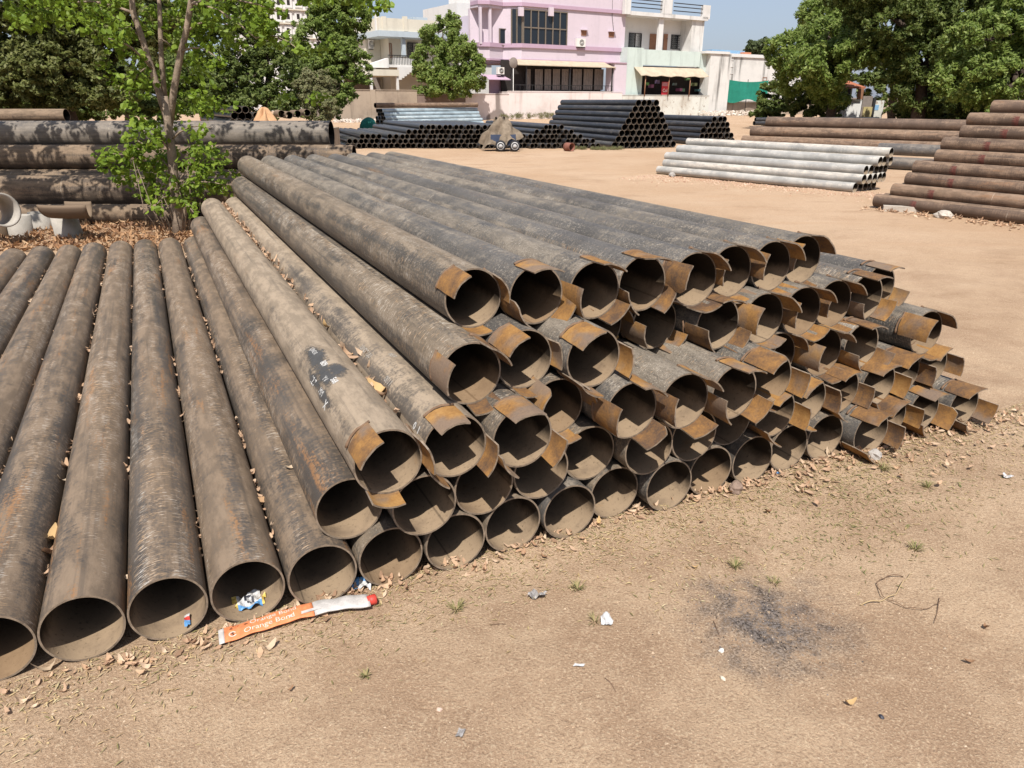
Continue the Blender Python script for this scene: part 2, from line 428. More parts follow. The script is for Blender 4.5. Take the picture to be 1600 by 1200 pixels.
# ------------------------------------------------------------------ pipes
def pipe_mesh(name, rad, t, L, seg, mats):
    b = MB(); b.uv = []
    ri = rad - t
    rings = [(rad, 0.0), (rad, L), (ri, L), (ri, 0.0)]
    def ring(r, y):
        s = len(b.v)
        for k in range(seg+1):
            th = 2*math.pi*k/seg
            b.v.append((r*math.sin(th), y, r*math.cos(th))); b.uv.append((th*rad, y))
        return s
    o0, o1 = ring(rad, 0), ring(rad, L)
    for k in range(seg): b.face((o0+k, o0+k+1, o1+k+1, o1+k), 0, True)
    i0, i1 = ring(ri, 0), ring(ri, L)
    for k in range(seg): b.face((i0+k+1, i0+k, i1+k, i1+k+1), 1, True)
    e0, e1 = ring(rad, 0), ring(ri, 0)
    for k in range(seg): b.face((e0+k+1, e0+k, e1+k, e1+k+1), 2)
    e0, e1 = ring(rad, L), ring(ri, L)
    for k in range(seg): b.face((e0+k, e0+k+1, e1+k+1, e1+k), 2)
    return b.mesh(name, mats)

def tab_mesh(name, seed):
    r = random.Random(seed); b = MB(); b.uv = []
    arc = r.uniform(0.88, 1.04); out, back = r.uniform(0.072, 0.094), r.uniform(0.058, 0.082)
    ro, ri = D/2+0.0062, D/2+0.0006
    na, ny_ = 12, 6
    y0 = [-out*(1+0.09*r.uniform(-1, 1)) for _ in range(2)]
    y1 = [back*(1+0.2*r.uniform(-1, 1)) for _ in range(2)]
    skew = r.uniform(-0.05, 0.05); fl = r.uniform(-0.003, 0.006); cut = r.choice([0, 0, 0, 0, 0, 0.15]); side = r.choice([0, 1])
    jag = [r.uniform(-0.0009, 0.0009) for _ in range(na+1)]; jag2 = [r.uniform(-0.006, 0.006) for _ in range(ny_+1)]
    def P(i, j, rr):
        f = i/na; g = j/ny_
        a = -arc/2 + arc*f
        y = (y0[0]*(1-f)+y0[1]*f)*(1-g) + (y1[0]*(1-f)+y1[1]*f)*g
        ff = f if side else 1-f
        if cut and ff > 1-cut: y += (ff-(1-cut))/cut*0.030*(1-g)
        y += jag[i]*(1-g) + jag[(i*5) % (na+1)]*1.6*g
        a += skew*(g-0.5) + jag2[j]*(1 if i in (0, na) else 0)
        rr += fl*max(0, 0.45-g)/0.45*(0.4+abs(f-0.5)*1.6)
        return (rr*math.sin(a), y, rr*math.cos(a)), (a*ro, y)
    def grid(rr):
        s = len(b.v)
        for j in range(ny_+1):
            for i in range(na+1):
                p, u = P(i, j, rr); b.v.append(p); b.uv.append(u)
        return s
    so, si = grid(ro), grid(ri); w = na+1
    for j in range(ny_):
        for i in range(na):
            q = (j*w+i, j*w+i+1, (j+1)*w+i+1, (j+1)*w+i)
            b.face([so+k for k in q], 0, True); b.face([si+k for k in reversed(q)], 1, True)
    border = [i for i in range(w)] + [j*w+na for j in range(1, ny_+1)] + [ny_*w+i for i in range(na-1, -1, -1)] + [j*w for j in range(ny_-1, 0, -1)]
    eo = len(b.v)
    for k in border:
        b.v.append(b.v[so+k]); b.uv.append(b.uv[so+k])
    for k in border:
        b.v.append(b.v[si+k]); b.uv.append(b.uv[si+k])
    n = len(border)
    for k in range(n):
        k2 = (k+1) % n
        b.face((eo+k2, eo+k, eo+n+k, eo+n+k2), 2)
    return b.mesh(name, [M['rust'], M['rust'], M['rim']])

VAR = {}
for nm in ('pipe_brown', 'pipe_tan', 'pipe_mid', 'pipe_grey'):
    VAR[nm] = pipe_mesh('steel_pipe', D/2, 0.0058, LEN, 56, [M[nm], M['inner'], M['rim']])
TABS = [tab_mesh('end_tab', s) for s in range(16)]
def weld_mesh():
    b = MB(); r = random.Random(5)
    pts = []
    for i in range(9):
        a = -0.49 + 0.98*i/8
        rr = D/2+0.004
        pts.append((rr*math.sin(a), 0.078+r.uniform(-0.004, 0.004), rr*math.cos(a)))
    b.tube(pts, [0.0045+r.uniform(0, 0.002) for _ in pts], 5)
    return b.mesh('weld_bead', [M['tab_in']])
WELD = weld_mesh()

# layer -> {slot across: (near end offset, clock angle of first tab or None, material)}
B_, T_, Mi, G_ = 'pipe_brown', 'pipe_tan', 'pipe_mid', 'pipe_grey'
PILE = {
 0: {-4:(0.03,None,B_), -3:(0.06,None,B_), -2:(0.02,None,B_), -1:(0.05,None,B_), 0:(0.036,None,B_), 1:(0.025,None,B_), 2:(0.008,None,B_), 3:(-0.011,None,B_),
     4:(-0.01,None,Mi), 5:(-0.023,None,Mi), 6:(-0.01,None,Mi), 7:(-0.025,None,G_), 8:(0.022,None,Mi), 9:(-0.026,None,G_), 10:(-0.003,None,Mi), 11:(-0.002,None,Mi),
     12:(0.018,None,Mi), 13:(0.024,None,Mi), 14:(-0.034,100,G_), 15:(0.044,85,G_), 16:(0.033,108,G_), 17:(-0.019,102,G_)},
 1: {3.5:(0.036,None,B_), 4.5:(-0.049,None,Mi), 5.5:(-0.017,None,Mi), 6.5:(-0.007,None,Mi), 7.5:(0.037,None,Mi), 8.5:(-0.027,None,Mi), 9.5:(-0.012,None,G_),
     10.5:(0.037,None,Mi), 11.5:(0.018,100,Mi), 12.5:(0.056,85,G_), 13.5:(0.072,105,G_), 14.5:(0.059,97,G_), 15.5:(0.099,92,G_), 16.5:(0.114,88,G_)},
 2: {4:(-0.058,75,T_), 5:(-0.046,108,T_), 6:(-0.081,115,Mi), 7:(0.093,62,Mi), 8:(-0.053,28,G_), 9:(-0.068,35,G_), 10:(-0.081,12,G_), 11:(-0.039,97,G_),
     12:(0.161,45,G_), 13:(0.11,35,G_), 14:(0.099,6,G_), 15:(0.42,30,G_), 16:(0.105,52,G_)},
 3: {5.5:(0.08,44,Mi), 6.5:(0.132,86,G_), 7.5:(0.036,94,G_), 8.5:(0.36,55,G_), 9.5:(0.293,18,G_), 10.5:(0.171,8,G_), 11.5:(0.153,42,G_), 12.5:(0.16,36,G_),
     13.5:(0.192,40,G_), 14.5:(0.208,4,G_), 15.5:(0.318,2,G_)},
 4: {6:(0.318,70,Mi), 7:(0.262,4,G_), 8:(0.227,20,G_), 9:(0.24,4,G_), 10:(0.206,44,G_), 11:(0.254,40,G_), 12:(0.258,43,G_), 13:(0.301,49,G_)},
}
LAYER = {0: 'bottom', 1: 'second', 2: 'third', 3: 'fourth', 4: 'top'}
def cyl_pos(u, k, v): return P0 + RU*(u*GAP*D) + AV*v + Vector((0, 0, D/2 + k*HZ))
PIPES = {}
rp = random.Random(3)
for k, row in PILE.items():
    for n, (u, (v, clock, mt)) in enumerate(sorted(row.items()), 1):
        o = link('steel_pipe', VAR[mt], None, cyl_pos(u, k, v), (0, rp.uniform(-3, 3), PHI + rp.uniform(-0.0015, 0.0015)))
        kindw = 'open-ended' if clock is None else 'rust-tabbed'
        tone = {B_: 'dusty brown', T_: 'sand-coated tan', Mi: 'weathered grey-brown', G_: 'speckled grey'}[mt]
        tag(o, f'{tone} {kindw} pipe, {ordn(n)} from left in {LAYER[k]} layer of near pile', 'pipe', 'steel pipes of the big near pile')
        PIPES[(k, u)] = o
        spin = o.rotation_euler[1]
        if clock is not None:
            for j in range(3):
                a = R(clock + 120*j) + rp.uniform(-0.06, 0.06)
                tb = link('end_tab', TABS[rp.randrange(16)], o, (0, 0, 0), (0, a - spin, 0))
                link('weld_bead', WELD, tb)

# ------------------------------------------------------------------ the other pipe piles in the yard
def pile(name, mesh, dia, origin, phi, slots, label, group, jit=0.03, seed=1, gap=1.02, z0=0.0):
    """slots: list of (layer, across, along offset); label(layer, n) -> text"""
    r = random.Random(seed)
    hz = math.sqrt(1-(gap/2)**2)*dia
    row = Vector((math.cos(phi), math.sin(phi), 0)); ax = Vector((-math.sin(phi), math.cos(phi), 0))
    by = {}
    for k, u, v in slots: by.setdefault(k, []).append((u, v))
    for k in by:
        for n, (u, v) in enumerate(sorted(by[k]), 1):
            p = Vector(origin) + row*(u*gap*dia) + ax*(v + r.uniform(-jit, jit)) + Vector((0, 0, dia/2 + k*hz + z0))
            o = link(name, mesh, None, p, (0, r.uniform(-3, 3), phi))
            tag(o, label(k, n), 'pipe', group)

blk = pipe_mesh('black_pipe', 0.1095, 0.007, 6.0, 24, [M['pipe_black'], M['inner_black'], M['rim']])
# tall black pile in front of the shop
pile('black_pipe', blk, 0.219, (3.45, 25.4, 0), R(21), [(k, k/2+i, 0.0) for k in range(8) for i in range(11-k)],
     lambda k, n: f'black pipe, {ordn(n)} end from left, {ordn(k+1)} layer up of tall black pile', 'pipes of the tall black pile', 0.05, 2)
# low wide black pile along the back of the yard: ends line up across the yard
tn = math.tan(R(21))
low = []
sml = pipe_mesh('black_pipe', 0.085, 0.006, 6.0, 22, [M['pipe_black'], M['inner_black'], M['rim']])
for k, runs in enumerate([[(0, 45)], [(0.5, 44.5)], [(3, 6), (8, 42)], [(11.5, 30.5), (34.5, 40.5)], [(14, 29), (36, 39)]]):
    for a, b in runs:
        u = a
        while u <= b:
            low.append((k, u, -u*0.17*1.03*tn + 0.06*k)); u += 1
pile('black_pipe', sml, 0.17, (-5.55, 25.6, 0), R(21), low,
     lambda k, n: f'black pipe, {ordn(n)} end from left, {ordn(k+1)} layer up of low wide pile', 'pipes of the low wide black pile', 0.14, 4, 1.03)
# second black pile right of the tall one
pile('black_pipe', blk, 0.219, (6.75, 27.6, 0), R(24), [(k, k/2+i+(1 if k > 3 else 0), 0) for k in range(5) for i in range(8-k-(1 if k > 3 else 0))],
     lambda k, n: f'black pipe, {ordn(n)} end from left, {ordn(k+1)} layer up of pile beside tarpaulin wall', 'pipes of the right black pile', 0.06, 5)
# pale blue pile on the low pile's far side
blu = pipe_mesh('pale_blue_pipe', 0.094, 0.005, 6.0, 20, [M['pipe_blue'], M['inner_silver'], M['pipe_silver']])
bslots = [(k, -k/2-i, 0.0) for k in range(7) for i in range(8-k if k < 6 else 3)]
pile('pale_blue_pipe', blu, 0.188, (-5.55, 35.0, 0), R(-44), bslots,
     lambda k, n: f'pale blue pipe, {ordn(n)} from left, {ordn(k+1)} layer up of pale blue pile', 'pipes of the pale blue pile', 0.05, 6)
rst = pipe_mesh('rusty_pipe', 0.1095, 0.006, 6.1, 28, [M['pipe_rust'], M['inner_black'], M['rim']])
o = link('rusty_pipe', rst, None, Vector((-6.25, 35.35, 1.295)), (0, 0, R(-47)))
tag(o, 'dark rusty pipe lying across the top of pale blue pile', 'pipe')
# pale grey pile on the right
sil = pipe_mesh('grey_pipe', 0.084, 0.005, 4.5, 32, [M['pipe_silver'], M['inner_silver'], M['pipe_silver']])
gs = [(0, i, 0) for i in range(5)] + [(1, .5+i, -.10) for i in range(5)] + [(2, 1+i, -.06) for i in range(5)] + [(3, 2.5+i, -.16) for i in range(3)] + [(4, 4, -0.22)]
pile('grey_pipe', sil, 0.168, (6.04, 13.12, 0), R(38.5), gs,
     lambda k, n: f'pale grey pipe, {ordn(n)} end from left, {ordn(k+1)} layer up of pale grey pile', 'pipes of the pale grey pile', 0.02, 8, 1.05)
# tall rust-brown stack at the right edge
rb = pipe_mesh('rust_brown_pipe', 0.0965, 0.006, 6.0, 36, [M['pipe_rust'], M['inner_black'], M['rim']])
ax_b = Vector((-math.sin(R(34)), math.cos(R(34)), 0))
pile('rust_brown_pipe', rb, 0.193, Vector((5.62, 11.22, 0)) - ax_b*6.0, R(34),
     [(k, k/2+i, -0.115*k + (0.1 if k in (0, 3, 5, 7) else 0)) for k in range(9) for i in range(min(3, 9-k))],
     lambda k, n: f'rust-brown pipe, {ordn(n)} from front, {ordn(k+1)} layer up of tall stack by right edge', 'pipes of the tall rust-brown stack', 0.03, 9)
# red paint bands on the front pipes of that stack are in band objects below
redm = mat_plain('faded_red_paint', (0.125, 0.05, 0.04), 0.85, 0.15, 0.35, 30)
def band_mesh(rad, w):
    b = MB(); seg = 24
    for k in range(seg+1):
        th = -0.9 + 1.5*k/seg
        for y in (0, w*(0.7+0.3*math.sin(k*1.7))): b.v.append((-rad*math.cos(th), y, rad*math.sin(th)+0.0))
    for k in range(seg): b.face((2*k, 2*k+1, 2*k+3, 2*k+2), 0, True)
    return b.mesh('paint_band', [redm])
bandm = band_mesh(0.0976, 0.10)
for o in [x for x in list(COL.objects) if x.name.startswith('rust_brown_pipe') and ', first from front' in x.get('label', '')]:
    bo = link('paint_band', bandm, o, (0, 6.0-0.62-random.uniform(0, .12), 0), (0, -o.rotation_euler[1], 0))
# long rusty large pipes behind the grey pile
big = pipe_mesh('large_rusty_pipe', 0.18, 0.009, 11.5, 36, [M['pipe_rust'], M['inner_black'], M['rim']])
dirb = Vector((0.74, -0.67, 0)).normalized(); phb = math.atan2(-dirb.x, dirb.y)
rowb = Vector((0.67, 0.74, 0)).normalized()
base = Vector((8.55, 26.6, 0))
names = ['front pipe of bottom layer', 'second pipe of bottom layer', 'back pipe of bottom layer', 'front pipe of middle layer', 'back pipe of middle layer', 'top pipe']
for (k, u, dv), nm in zip([(0, 0, -.5), (0, 1, .2), (0, 2, .4), (1, .5, -0.3), (1, 1.5, .3), (2, 1, 0.15)], names):
    p = base + rowb*(u*0.365) + dirb*dv + Vector((0, 0, 0.18+k*0.312))
    tag(link('large_rusty_pipe', big, None, p, (0, 0, phb)), f'large rusty pipe, {nm} in long pile behind pale grey pipes', 'pipe', 'long rusty pipes behind the pale grey pile')
dkg = pipe_mesh('dark_grey_pipe', 0.14, 0.007, 6, 32, [M['pipe_bluegrey'], M['inner_black'], M['rim']])
for (px, py, z, nm) in ((1352, 262, 0.14, 'lower'), (1366, 258, 0.385, 'upper')):
    p = gp(px, py, 0); p.z = z
    if z > 0.2: p += rowb*0.14
    tag(link('dark_grey_pipe', dkg, None, p, (0, 0, phb)), f'dark blue-grey pipe, {nm} of the two right of pale grey pile', 'pipe', 'dark grey pipes beside the pale grey pile')
# thin dark pipes further back
thn = pipe_mesh('thin_dark_pipe', 0.09, 0.005, 6, 20, [M['pipe_black'], M['inner_black'], M['rim']])
for j, nm in enumerate(('front lower', 'back lower', 'top')):
    p = Vector((10.9, 34.5, 0.55)) + Vector((0.02*j, 0.19*j if j < 2 else 0.095, 0.155 if j == 2 else 0))
    tag(link('thin_dark_pipe', thn, None, p, (0, 0, R(-82))), f'thin dark pipe, {nm} of three on trestles before the kiosk', 'pipe', 'thin dark pipes before the kiosk')
for xx, w in ((11.6, 'left'), (15.9, 'right')):
    b = MB(); b.box(-0.08, 0.08, -0.25, 0.45, 0.36, 0.455); b.box(-0.06, 0.06, -0.2, -0.1, -0.01, 0.36); b.box(-0.06, 0.06, 0.3, 0.4, -0.01, 0.36)
    tag(b.build('trestle', mat_plain('weathered_timber_'+w, (0.2, 0.14, 0.09), 0.9, 0.1), None, (xx, 34.6 + (xx-10.9)*0.14, 0)), f'weathered timber trestle under the {w} end of thin dark pipes', 'trestle')

# ------------------------------------------------------------------ large pipes behind the sapling (left)
LP = [  # (y, z centre, radius, right end px, material, label)
    (9.72, 0.120, 0.125, 290, 'pipe_big', 'dusty pipe on the ground, lowest of the large pipes behind sapling'),
    (10.16, 0.120, 0.125, 330, 'pipe_big', 'dusty ground pipe hidden under the large pipes behind sapling'),
    (10.05, 0.375, 0.205, 420, 'pipe_big', 'thick dusty pipe, second up of the stack behind sapling'),
    (10.50, 0.415, 0.205, 440, 'pipe_big', 'thick dusty pipe, third up and set back in stack behind sapling'),
    (10.62, 0.775, 0.165, 552, 'pipe_big', 'long dark dusty pipe, second from top of stack behind sapling'),
    (11.0, 0.66, 0.20, 500, 'pipe_big', 'rear support pipe within the large stack behind sapling'),
    (11.0, 0.22, 0.20, 500, 'pipe_big', 'rear ground pipe within the large stack behind sapling'),
    (11.0, 1.06, 0.185, 519, 'pipe_bluegrey', 'blue-grey topmost large pipe of the stack behind sapling'),
]
for (y, z, rr, pxr, mt, lb) in LP:
    xr = at(pxr, 220, y).x
    me = pipe_mesh('large_pipe', rr, 0.01, 11.0, 48, [M[mt], M['inner_black'], M['rim']])
    tag(link('large_pipe', me, None, (xr, y, z), (0, random.uniform(-3, 3), R(90))), lb, 'pipe', 'large pipes behind the sapling')
# pale pipes lying further left
for j, (y, z, lb) in enumerate(((16.2, 1.22, 'upper'), (16.0, 0.98, 'lower'))):
    me = pipe_mesh('tan_pipe', 0.13, 0.008, 8, 28, [M['pipe_big'], M['inner_black'], M['rim']])
    tag(link('tan_pipe', me, None, (at(102, 170, y).x, y, z), (0, 0, R(90))), f'tan dusty pipe at left edge, {lb} of two above the large stack', 'pipe', 'tan pipes under the left trees')
me = pipe_mesh('tan_pipe', 0.43, 0.01, 8, 28, [M['pipe_big'], M['inner_black'], M['rim']])
tag(link('tan_pipe', me, None, (at(96, 170, 16).x, 16.1, 0.43), (0, 0, R(90))), 'wide tan pipe on ground beneath two thinner ones at left edge', 'pipe')
# small black-ended pile seen past the sapling
pile('black_pipe', blk, 0.219, (at(338, 180, 24).x, 24, 0), R(30), [(k, k/2+i, 0.2*(k % 2)) for k in range(7) for i in range(max(2, 9-k-(1 if k == 6 else 0)))] ,
     lambda k, n: f'black pipe, {ordn(n)} end from left, {ordn(k+1)} layer up of pile behind sapling', 'pipes of the small black pile behind the sapling', 0.1, 12)
for j, (px, py, y, z) in enumerate(((440, 178, 22, .9), (465, 178, 22.3, .9), (480, 176, 23, 1.0), (452, 180, 21.8, 0.8))):
    p = at(px, py, y)
    me = pipe_mesh('grey_pipe_offcut', 0.1, 0.006, 0.9, 24, [M['pipe_big'], M['inner_black'], M['rim']])
    tag(link('grey_pipe_offcut', me, None, p, (0, 0, R(25))), f'short dusty pipe offcut, {ordn(j+1)} of four beside the sand heap', 'pipe', 'pipe offcuts by the sand heap')
b = MB(); b.box(-0.9, 0.9, -0.5, 1.6, 0, 0.74)
pb_ = at(462, 186, 22.3)
tag(b.build('concrete_plinth', mat_plain('old_concrete', (0.33, 0.27, 0.2), 0.9, 0.1, 0.2, 3), None, (pb_.x, 22.2, 0)), 'low concrete plinth carrying short pipe offcuts behind big pipes', 'plinth')

# sand heap
def heap(name, cx, cy, rad, h, mat, seed, label, cat):
    n, m = 36, 14; V, F = [], []
    for j in range(m+1):
        t = j/m
        for i in range(n):
            a = 2*math.pi*i/n
            rr = rad*t*(1+0.12*math.sin(3*a+seed)+0.06*math.sin(7*a+2*seed))
            z = h*(0.5+0.5*math.cos(math.pi*min(1, t*0.97)))**0.9*(1+0.12*math.sin(5*a+seed*t*4)) if j < m else -0.02
            V.append((rr*math.cos(a), rr*math.sin(a), z + 0.01*math.sin(31*a+17*t)))
    for j in range(m):
        for i in range(n):
            F.append((j*n+i, j*n+(i+1) % n, (j+1)*n+(i+1) % n, (j+1)*n+i))
    return tag(link(name, np_mesh(name, V, F, mat, True), None, (cx, cy, 0)), label, cat)
M['sandheap'] = mat_plain('reddish_sand', (0.45, 0.27, 0.15), 0.95, 0.05, 0.15, 3)
p = at(412, 175, 23)
heap('sand_heap', p.x, 23, 0.85, 1.20, M['sandheap'], 1.3, 'conical heap of reddish sand behind the big pipes', 'sand heap')

# short concrete stubs, curved trough and bell ring at the left
M['stub'] = mat_plain('pale_grey_stub', (0.33, 0.30, 0.26), 0.85, 0.2, 0.12, 8)
def stub(px, py, r0, r1, h, lb, tilt=(0, 0, 0)):
    p = gp(px, py)
    b = MB(); b.lathe([(r0, 0), (r1, h), (r1-0.018, h), (r0-0.018, 0.0)], 36)
    b.face
    tag(b.build('pipe_stub', M['stub'], None, (p.x, p.y, gz(p.x, p.y)-0.01), tilt), lb, 'pipe stub', 'pale pipe stubs standing by the sapling')
stub(110, 372, 0.150, 0.138, 0.27, 'pale grey upright pipe stub, right one of three at left', (0.05, -0.06, 0))
stub(32, 368, 0.145, 0.145, 0.25, 'pale grey upright pipe stub, left one of three at left', (-0.03, 0.02, 0))
stub(65, 358, 0.150, 0.125, 0.22, 'squat pale pipe stub between and behind two taller stubs', (0.02, 0.05, 0.4))
def trough(px, py, y, rad, bend, sweep, rz, mat, name, lb, arc=(0.35, 2.8)):
    p = at(px, py, y); b = MB(); n1, n2 = 14, 14
    for layer in (0, 1):
        rr = rad - 0.014*layer
        for i in range(n1+1):
            t = -sweep/2 + sweep*i/n1
            for j in range(n2+1):
                a = math.pi + arc[0] + (arc[1]-arc[0])*j/n2
                q = bend + rr*math.cos(a)
                b.v.append((q*math.sin(t), q*math.cos(t)-bend, rr*math.sin(a)))
    w = n2+1; o = (n1+1)*w
    for i in range(n1):
        for j in range(n2):
            q = (i*w+j, i*w+j+1, (i+1)*w+j+1, (i+1)*w+j)
            b.face(q, 0, True); b.face([o+k for k in reversed(q)], 0, True)
    for i in range(n1):
        b.face((i*w, (i+1)*w, o+(i+1)*w, o+i*w)); b.face((i*w+n2, o+i*w+n2, o+(i+1)*w+n2, (i+1)*w+n2))
    for j in range(n2):
        b.face((j, o+j, o+j+1, j+1)); b.face((n1*w+j, n1*w+j+1, o+n1*w+j+1, o+n1*w+j))
    return tag(b.build(name, mat, None, p, (0, 0, rz)), lb, 'pipe elbow')
trough(105, 317, 8.3, 0.175, 0.60, 0.74, R(178), M['pipe_big'], 'half_elbow', 'curved half pipe elbow resting on pale stubs', (0.05, 3.1))
p = at(-4, 330, 8.1)
b = MB(); b.lathe([(0.16, 0), (0.165, 0.05), (0.185, 0.09), (0.185, 0.12), (0.165, 0.12), (0.15, 0.06), (0.145, -0.22), (0.16, -0.22), (0.16, 0)], 32)
tag(b.build('bell_ring', M['stub'], None, (p.x, p.y, p.z), (R(80), 0, R(62))), 'pale flared pipe ring at left edge above the stubs', 'pipe ring')
p = gp(-14, 372)
b = MB(); b.lathe([(0.19, 0), (0.19, 0.30), (0.175, 0.30), (0.175, 0.0)], 32)
tag(b.build('dark_ring', M['pipe_big'], None, (p.x, p.y, 0.0)), 'dark round stub under the flared ring at left edge', 'pipe stub')

# ------------------------------------------------------------------ houses and walls behind the yard
HA = R(33); HO = Vector((-13.2, 57, 0))
HR = Vector((math.cos(HA), math.sin(HA), 0)); HD = Vector((-math.sin(HA), math.cos(HA), 0))
class House:
    def __init__(self, name, px, d, label, cat='house', ang=HA, org=HO):
        self.r = Vector((math.cos(ang), math.sin(ang), 0)); self.a = Vector((-math.sin(ang), math.cos(ang), 0))
        self.org, self.d0 = org, d
        self.s0 = 0.0
        self.s0 = self.hit(px, 156, 0)[0]
        self.root = empty(name, org + self.r*self.s0 + self.a*d, ang)
        tag(self.root, label, cat)
    def hit(self, px, py, d):
        dr = ray(px, py); c = Vector((0, 0, CAM_H))
        t = ((self.d0 + d) - (c - self.org).dot(self.a)) / dr.dot(self.a)
        p = c + dr*t
        return (p - self.org).dot(self.r) - self.s0, p.z
    def rect(self, x0, y0, x1, y1, d=0.0):
        ym, xm = (y0+y1)/2, (x0+x1)/2
        return self.hit(x0, ym, d)[0], self.hit(x1, ym, d)[0], self.hit(xm, y1, d)[1], self.hit(xm, y0, d)[1]
    def box(self, mb, x0, y0, x1, y1, df, db, ref=None, m=0, ground=False):
        a, b, z0, z1 = self.rect(x0, y0, x1, y1, df if ref is None else ref)
        if ground: z0 = -0.05
        mb.box(a, b, df, db, z0, z1, m)
        return a, b, z0, z1
    def part(self, name, mat, x0, y0, x1, y1, df, db, parent=None, ref=None, ground=False):
        mb = MB(); self.box(mb, x0, y0, x1, y1, df, db, ref, 0, ground)
        return mb.build(name, mat, parent or self.root)
    def window(self, x0, y0, x1, y1, d, cols=2, rows=1, frame=None, glass=None, bar=0.05, depth=0.12, name='window'):
        a, b, z0, z1 = self.rect(x0, y0, x1, y1, d)
        mb = MB()
        for i in range(cols+1):
            x = a+(b-a)*i/cols
            mb.box(x-bar/2, x+bar/2, d-0.03, d+depth, z0-bar/2, z1+bar/2)
        for j in range(rows+1):
            z = z0+(z1-z0)*j/rows
            for i in range(cols):
                xa, xb = a+(b-a)*i/cols+bar/2, a+(b-a)*(i+1)/cols-bar/2
                mb.box(xa, xb, d-0.025, d+depth-0.005, z-bar/2, z+bar/2)
        w = mb.build(name, frame or M['bronze'], self.root)
        for i in range(cols):
            for j in range(rows):
                q = MB()
                q.box(a+(b-a)*i/cols+bar/2, a+(b-a)*(i+1)/cols-bar/2, d+0.05, d+0.07, z0+(z1-z0)*j/rows+bar/2, z0+(z1-z0)*(j+1)/rows-bar/2)
                q.build('pane', glass or M['glass'], w)
        return w

t = NT('dark_window_glass'); M['glass'] = t.out((0.012, 0.016, 0.022), 0.08, 0.5)
M['bronze'] = mat_plain('bronze_window_frame', (0.16, 0.13, 0.10), 0.5, 0.4)
M['pink'] = mat_wall('pale_pink_paint', (0.56, 0.475, 0.515), (0.47, 0.405, 0.44), None, 0.3, 0.12, 0.5)
M['pinktrim'] = mat_wall('mauve_trim_paint', (0.43, 0.30, 0.375), (0.36, 0.26, 0.32), None, 0.3, 0.1, 0.6)
M['white'] = mat_wall('weathered_white_paint', (0.62, 0.60, 0.57), (0.36, 0.34, 0.30), None, 0.35, 0.45, 0.7)
M['cleanwhite'] = mat_wall('white_paint', (0.63, 0.61, 0.58), (0.52, 0.50, 0.46), None, 0.25, 0.12, 0.6)
M['cream'] = mat_wall('cream_paint', (0.60, 0.55, 0.45), (0.47, 0.42, 0.34), None, 0.3, 0.15, 0.5)
M['mint'] = mat_wall('pale_mint_paint', (0.52, 0.59, 0.54), (0.38, 0.43, 0.39), None, 0.35, 0.35, 0.6)
M['bluegrey'] = mat_wall('blue_grey_paint', (0.42, 0.47, 0.50), (0.33, 0.36, 0.38), None, 0.3, 0.15, 0.5)
M['oldwall'] = mat_wall('stained_brown_plaster', (0.36, 0.29, 0.22), (0.17, 0.13, 0.10), None, 0.6, 0.6, 0.5)
M['darkwall'] = mat_wall('dark_damp_plaster', (0.21, 0.155, 0.13), (0.12, 0.09, 0.08), None, 0.6, 0.5, 0.5)
M['paintwall'] = mat_wall('peeling_white_limewash', (0.70, 0.61, 0.57), (0.46, 0.37, 0.32), None, 0.45, 0.4, 0.6)
M['peelwall'] = mat_wall('peeling_mint_limewash', (0.60, 0.60, 0.54), (0.40, 0.34, 0.27), (0.34, 0.26, 0.20), 0.6, 0.45, 0.5)
M['streakwall'] = mat_wall('black_streaked_white_plaster', (0.62, 0.60, 0.56), (0.24, 0.23, 0.21), None, 0.35, 0.85, 0.55)
M['beigesheet'] = mat_plain('dusty_beige_sheet', (0.42, 0.34, 0.25), 0.85, 0.15, 0.12, 2)
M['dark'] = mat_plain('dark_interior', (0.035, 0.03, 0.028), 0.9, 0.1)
M['curtain'] = mat_plain('grey_brown_blind', (0.22, 0.185, 0.16), 0.9, 0.1, 0.15, 4)
M['iron'] = mat_plain('black_iron', (0.03, 0.028, 0.028), 0.5, 0.4)
M['wood'] = mat_plain('brown_door_wood', (0.26, 0.13, 0.075), 0.7, 0.2)
M['ac'] = mat_plain('off_white_metal', (0.68, 0.65, 0.6), 0.5, 0.4, 0.05)
M['greentarp'] = mat_plain('green_net', (0.02, 0.20, 0.14), 0.7, 0.2, 0.12, 2)
M['red'] = mat_plain('red_poster', (0.48, 0.03, 0.04), 0.6, 0.2, 0.08)
M['roofblue'] = mat_plain('blue_sheet', (0.22, 0.38, 0.55), 0.6, 0.3)

def soot_wall():
    t = NT('sooty_limewash'); co = t.objco()
    sx = t.n('ShaderNodeSeparateXYZ', co)
    n1 = t.noise(co, 1.4, 6, 0.65); st = t.noise(t.scale(co, (3, 3, 0.3)), 1.0, 5, 0.65)
    c = t.mix(t.math('MULTIPLY', t.step(n1, 0.45, 0.7), 0.4), (0.66, 0.57, 0.53), (0.44, 0.35, 0.30))
    dx = t.math('ABSOLUTE', t.math('SUBTRACT', sx.outputs[0], 3.05))
    wd = t.math('ADD', dx, t.math('MULTIPLY', t.math('SUBTRACT', st, 0.5), 0.7))
    low = t.math('MULTIPLY', t.step(sx.outputs[2], 0.9, 0.1), 0.9)
    wd = t.math('SUBTRACT', wd, low)
    c = t.mix(t.math('MULTIPLY', t.step(wd, 0.42, 0.1), 0.8), c, (0.13, 0.10, 0.085))
    return t.out(c, 0.9, 0.1, n1, 0.3, 0.02)
M['sootwall'] = soot_wall()
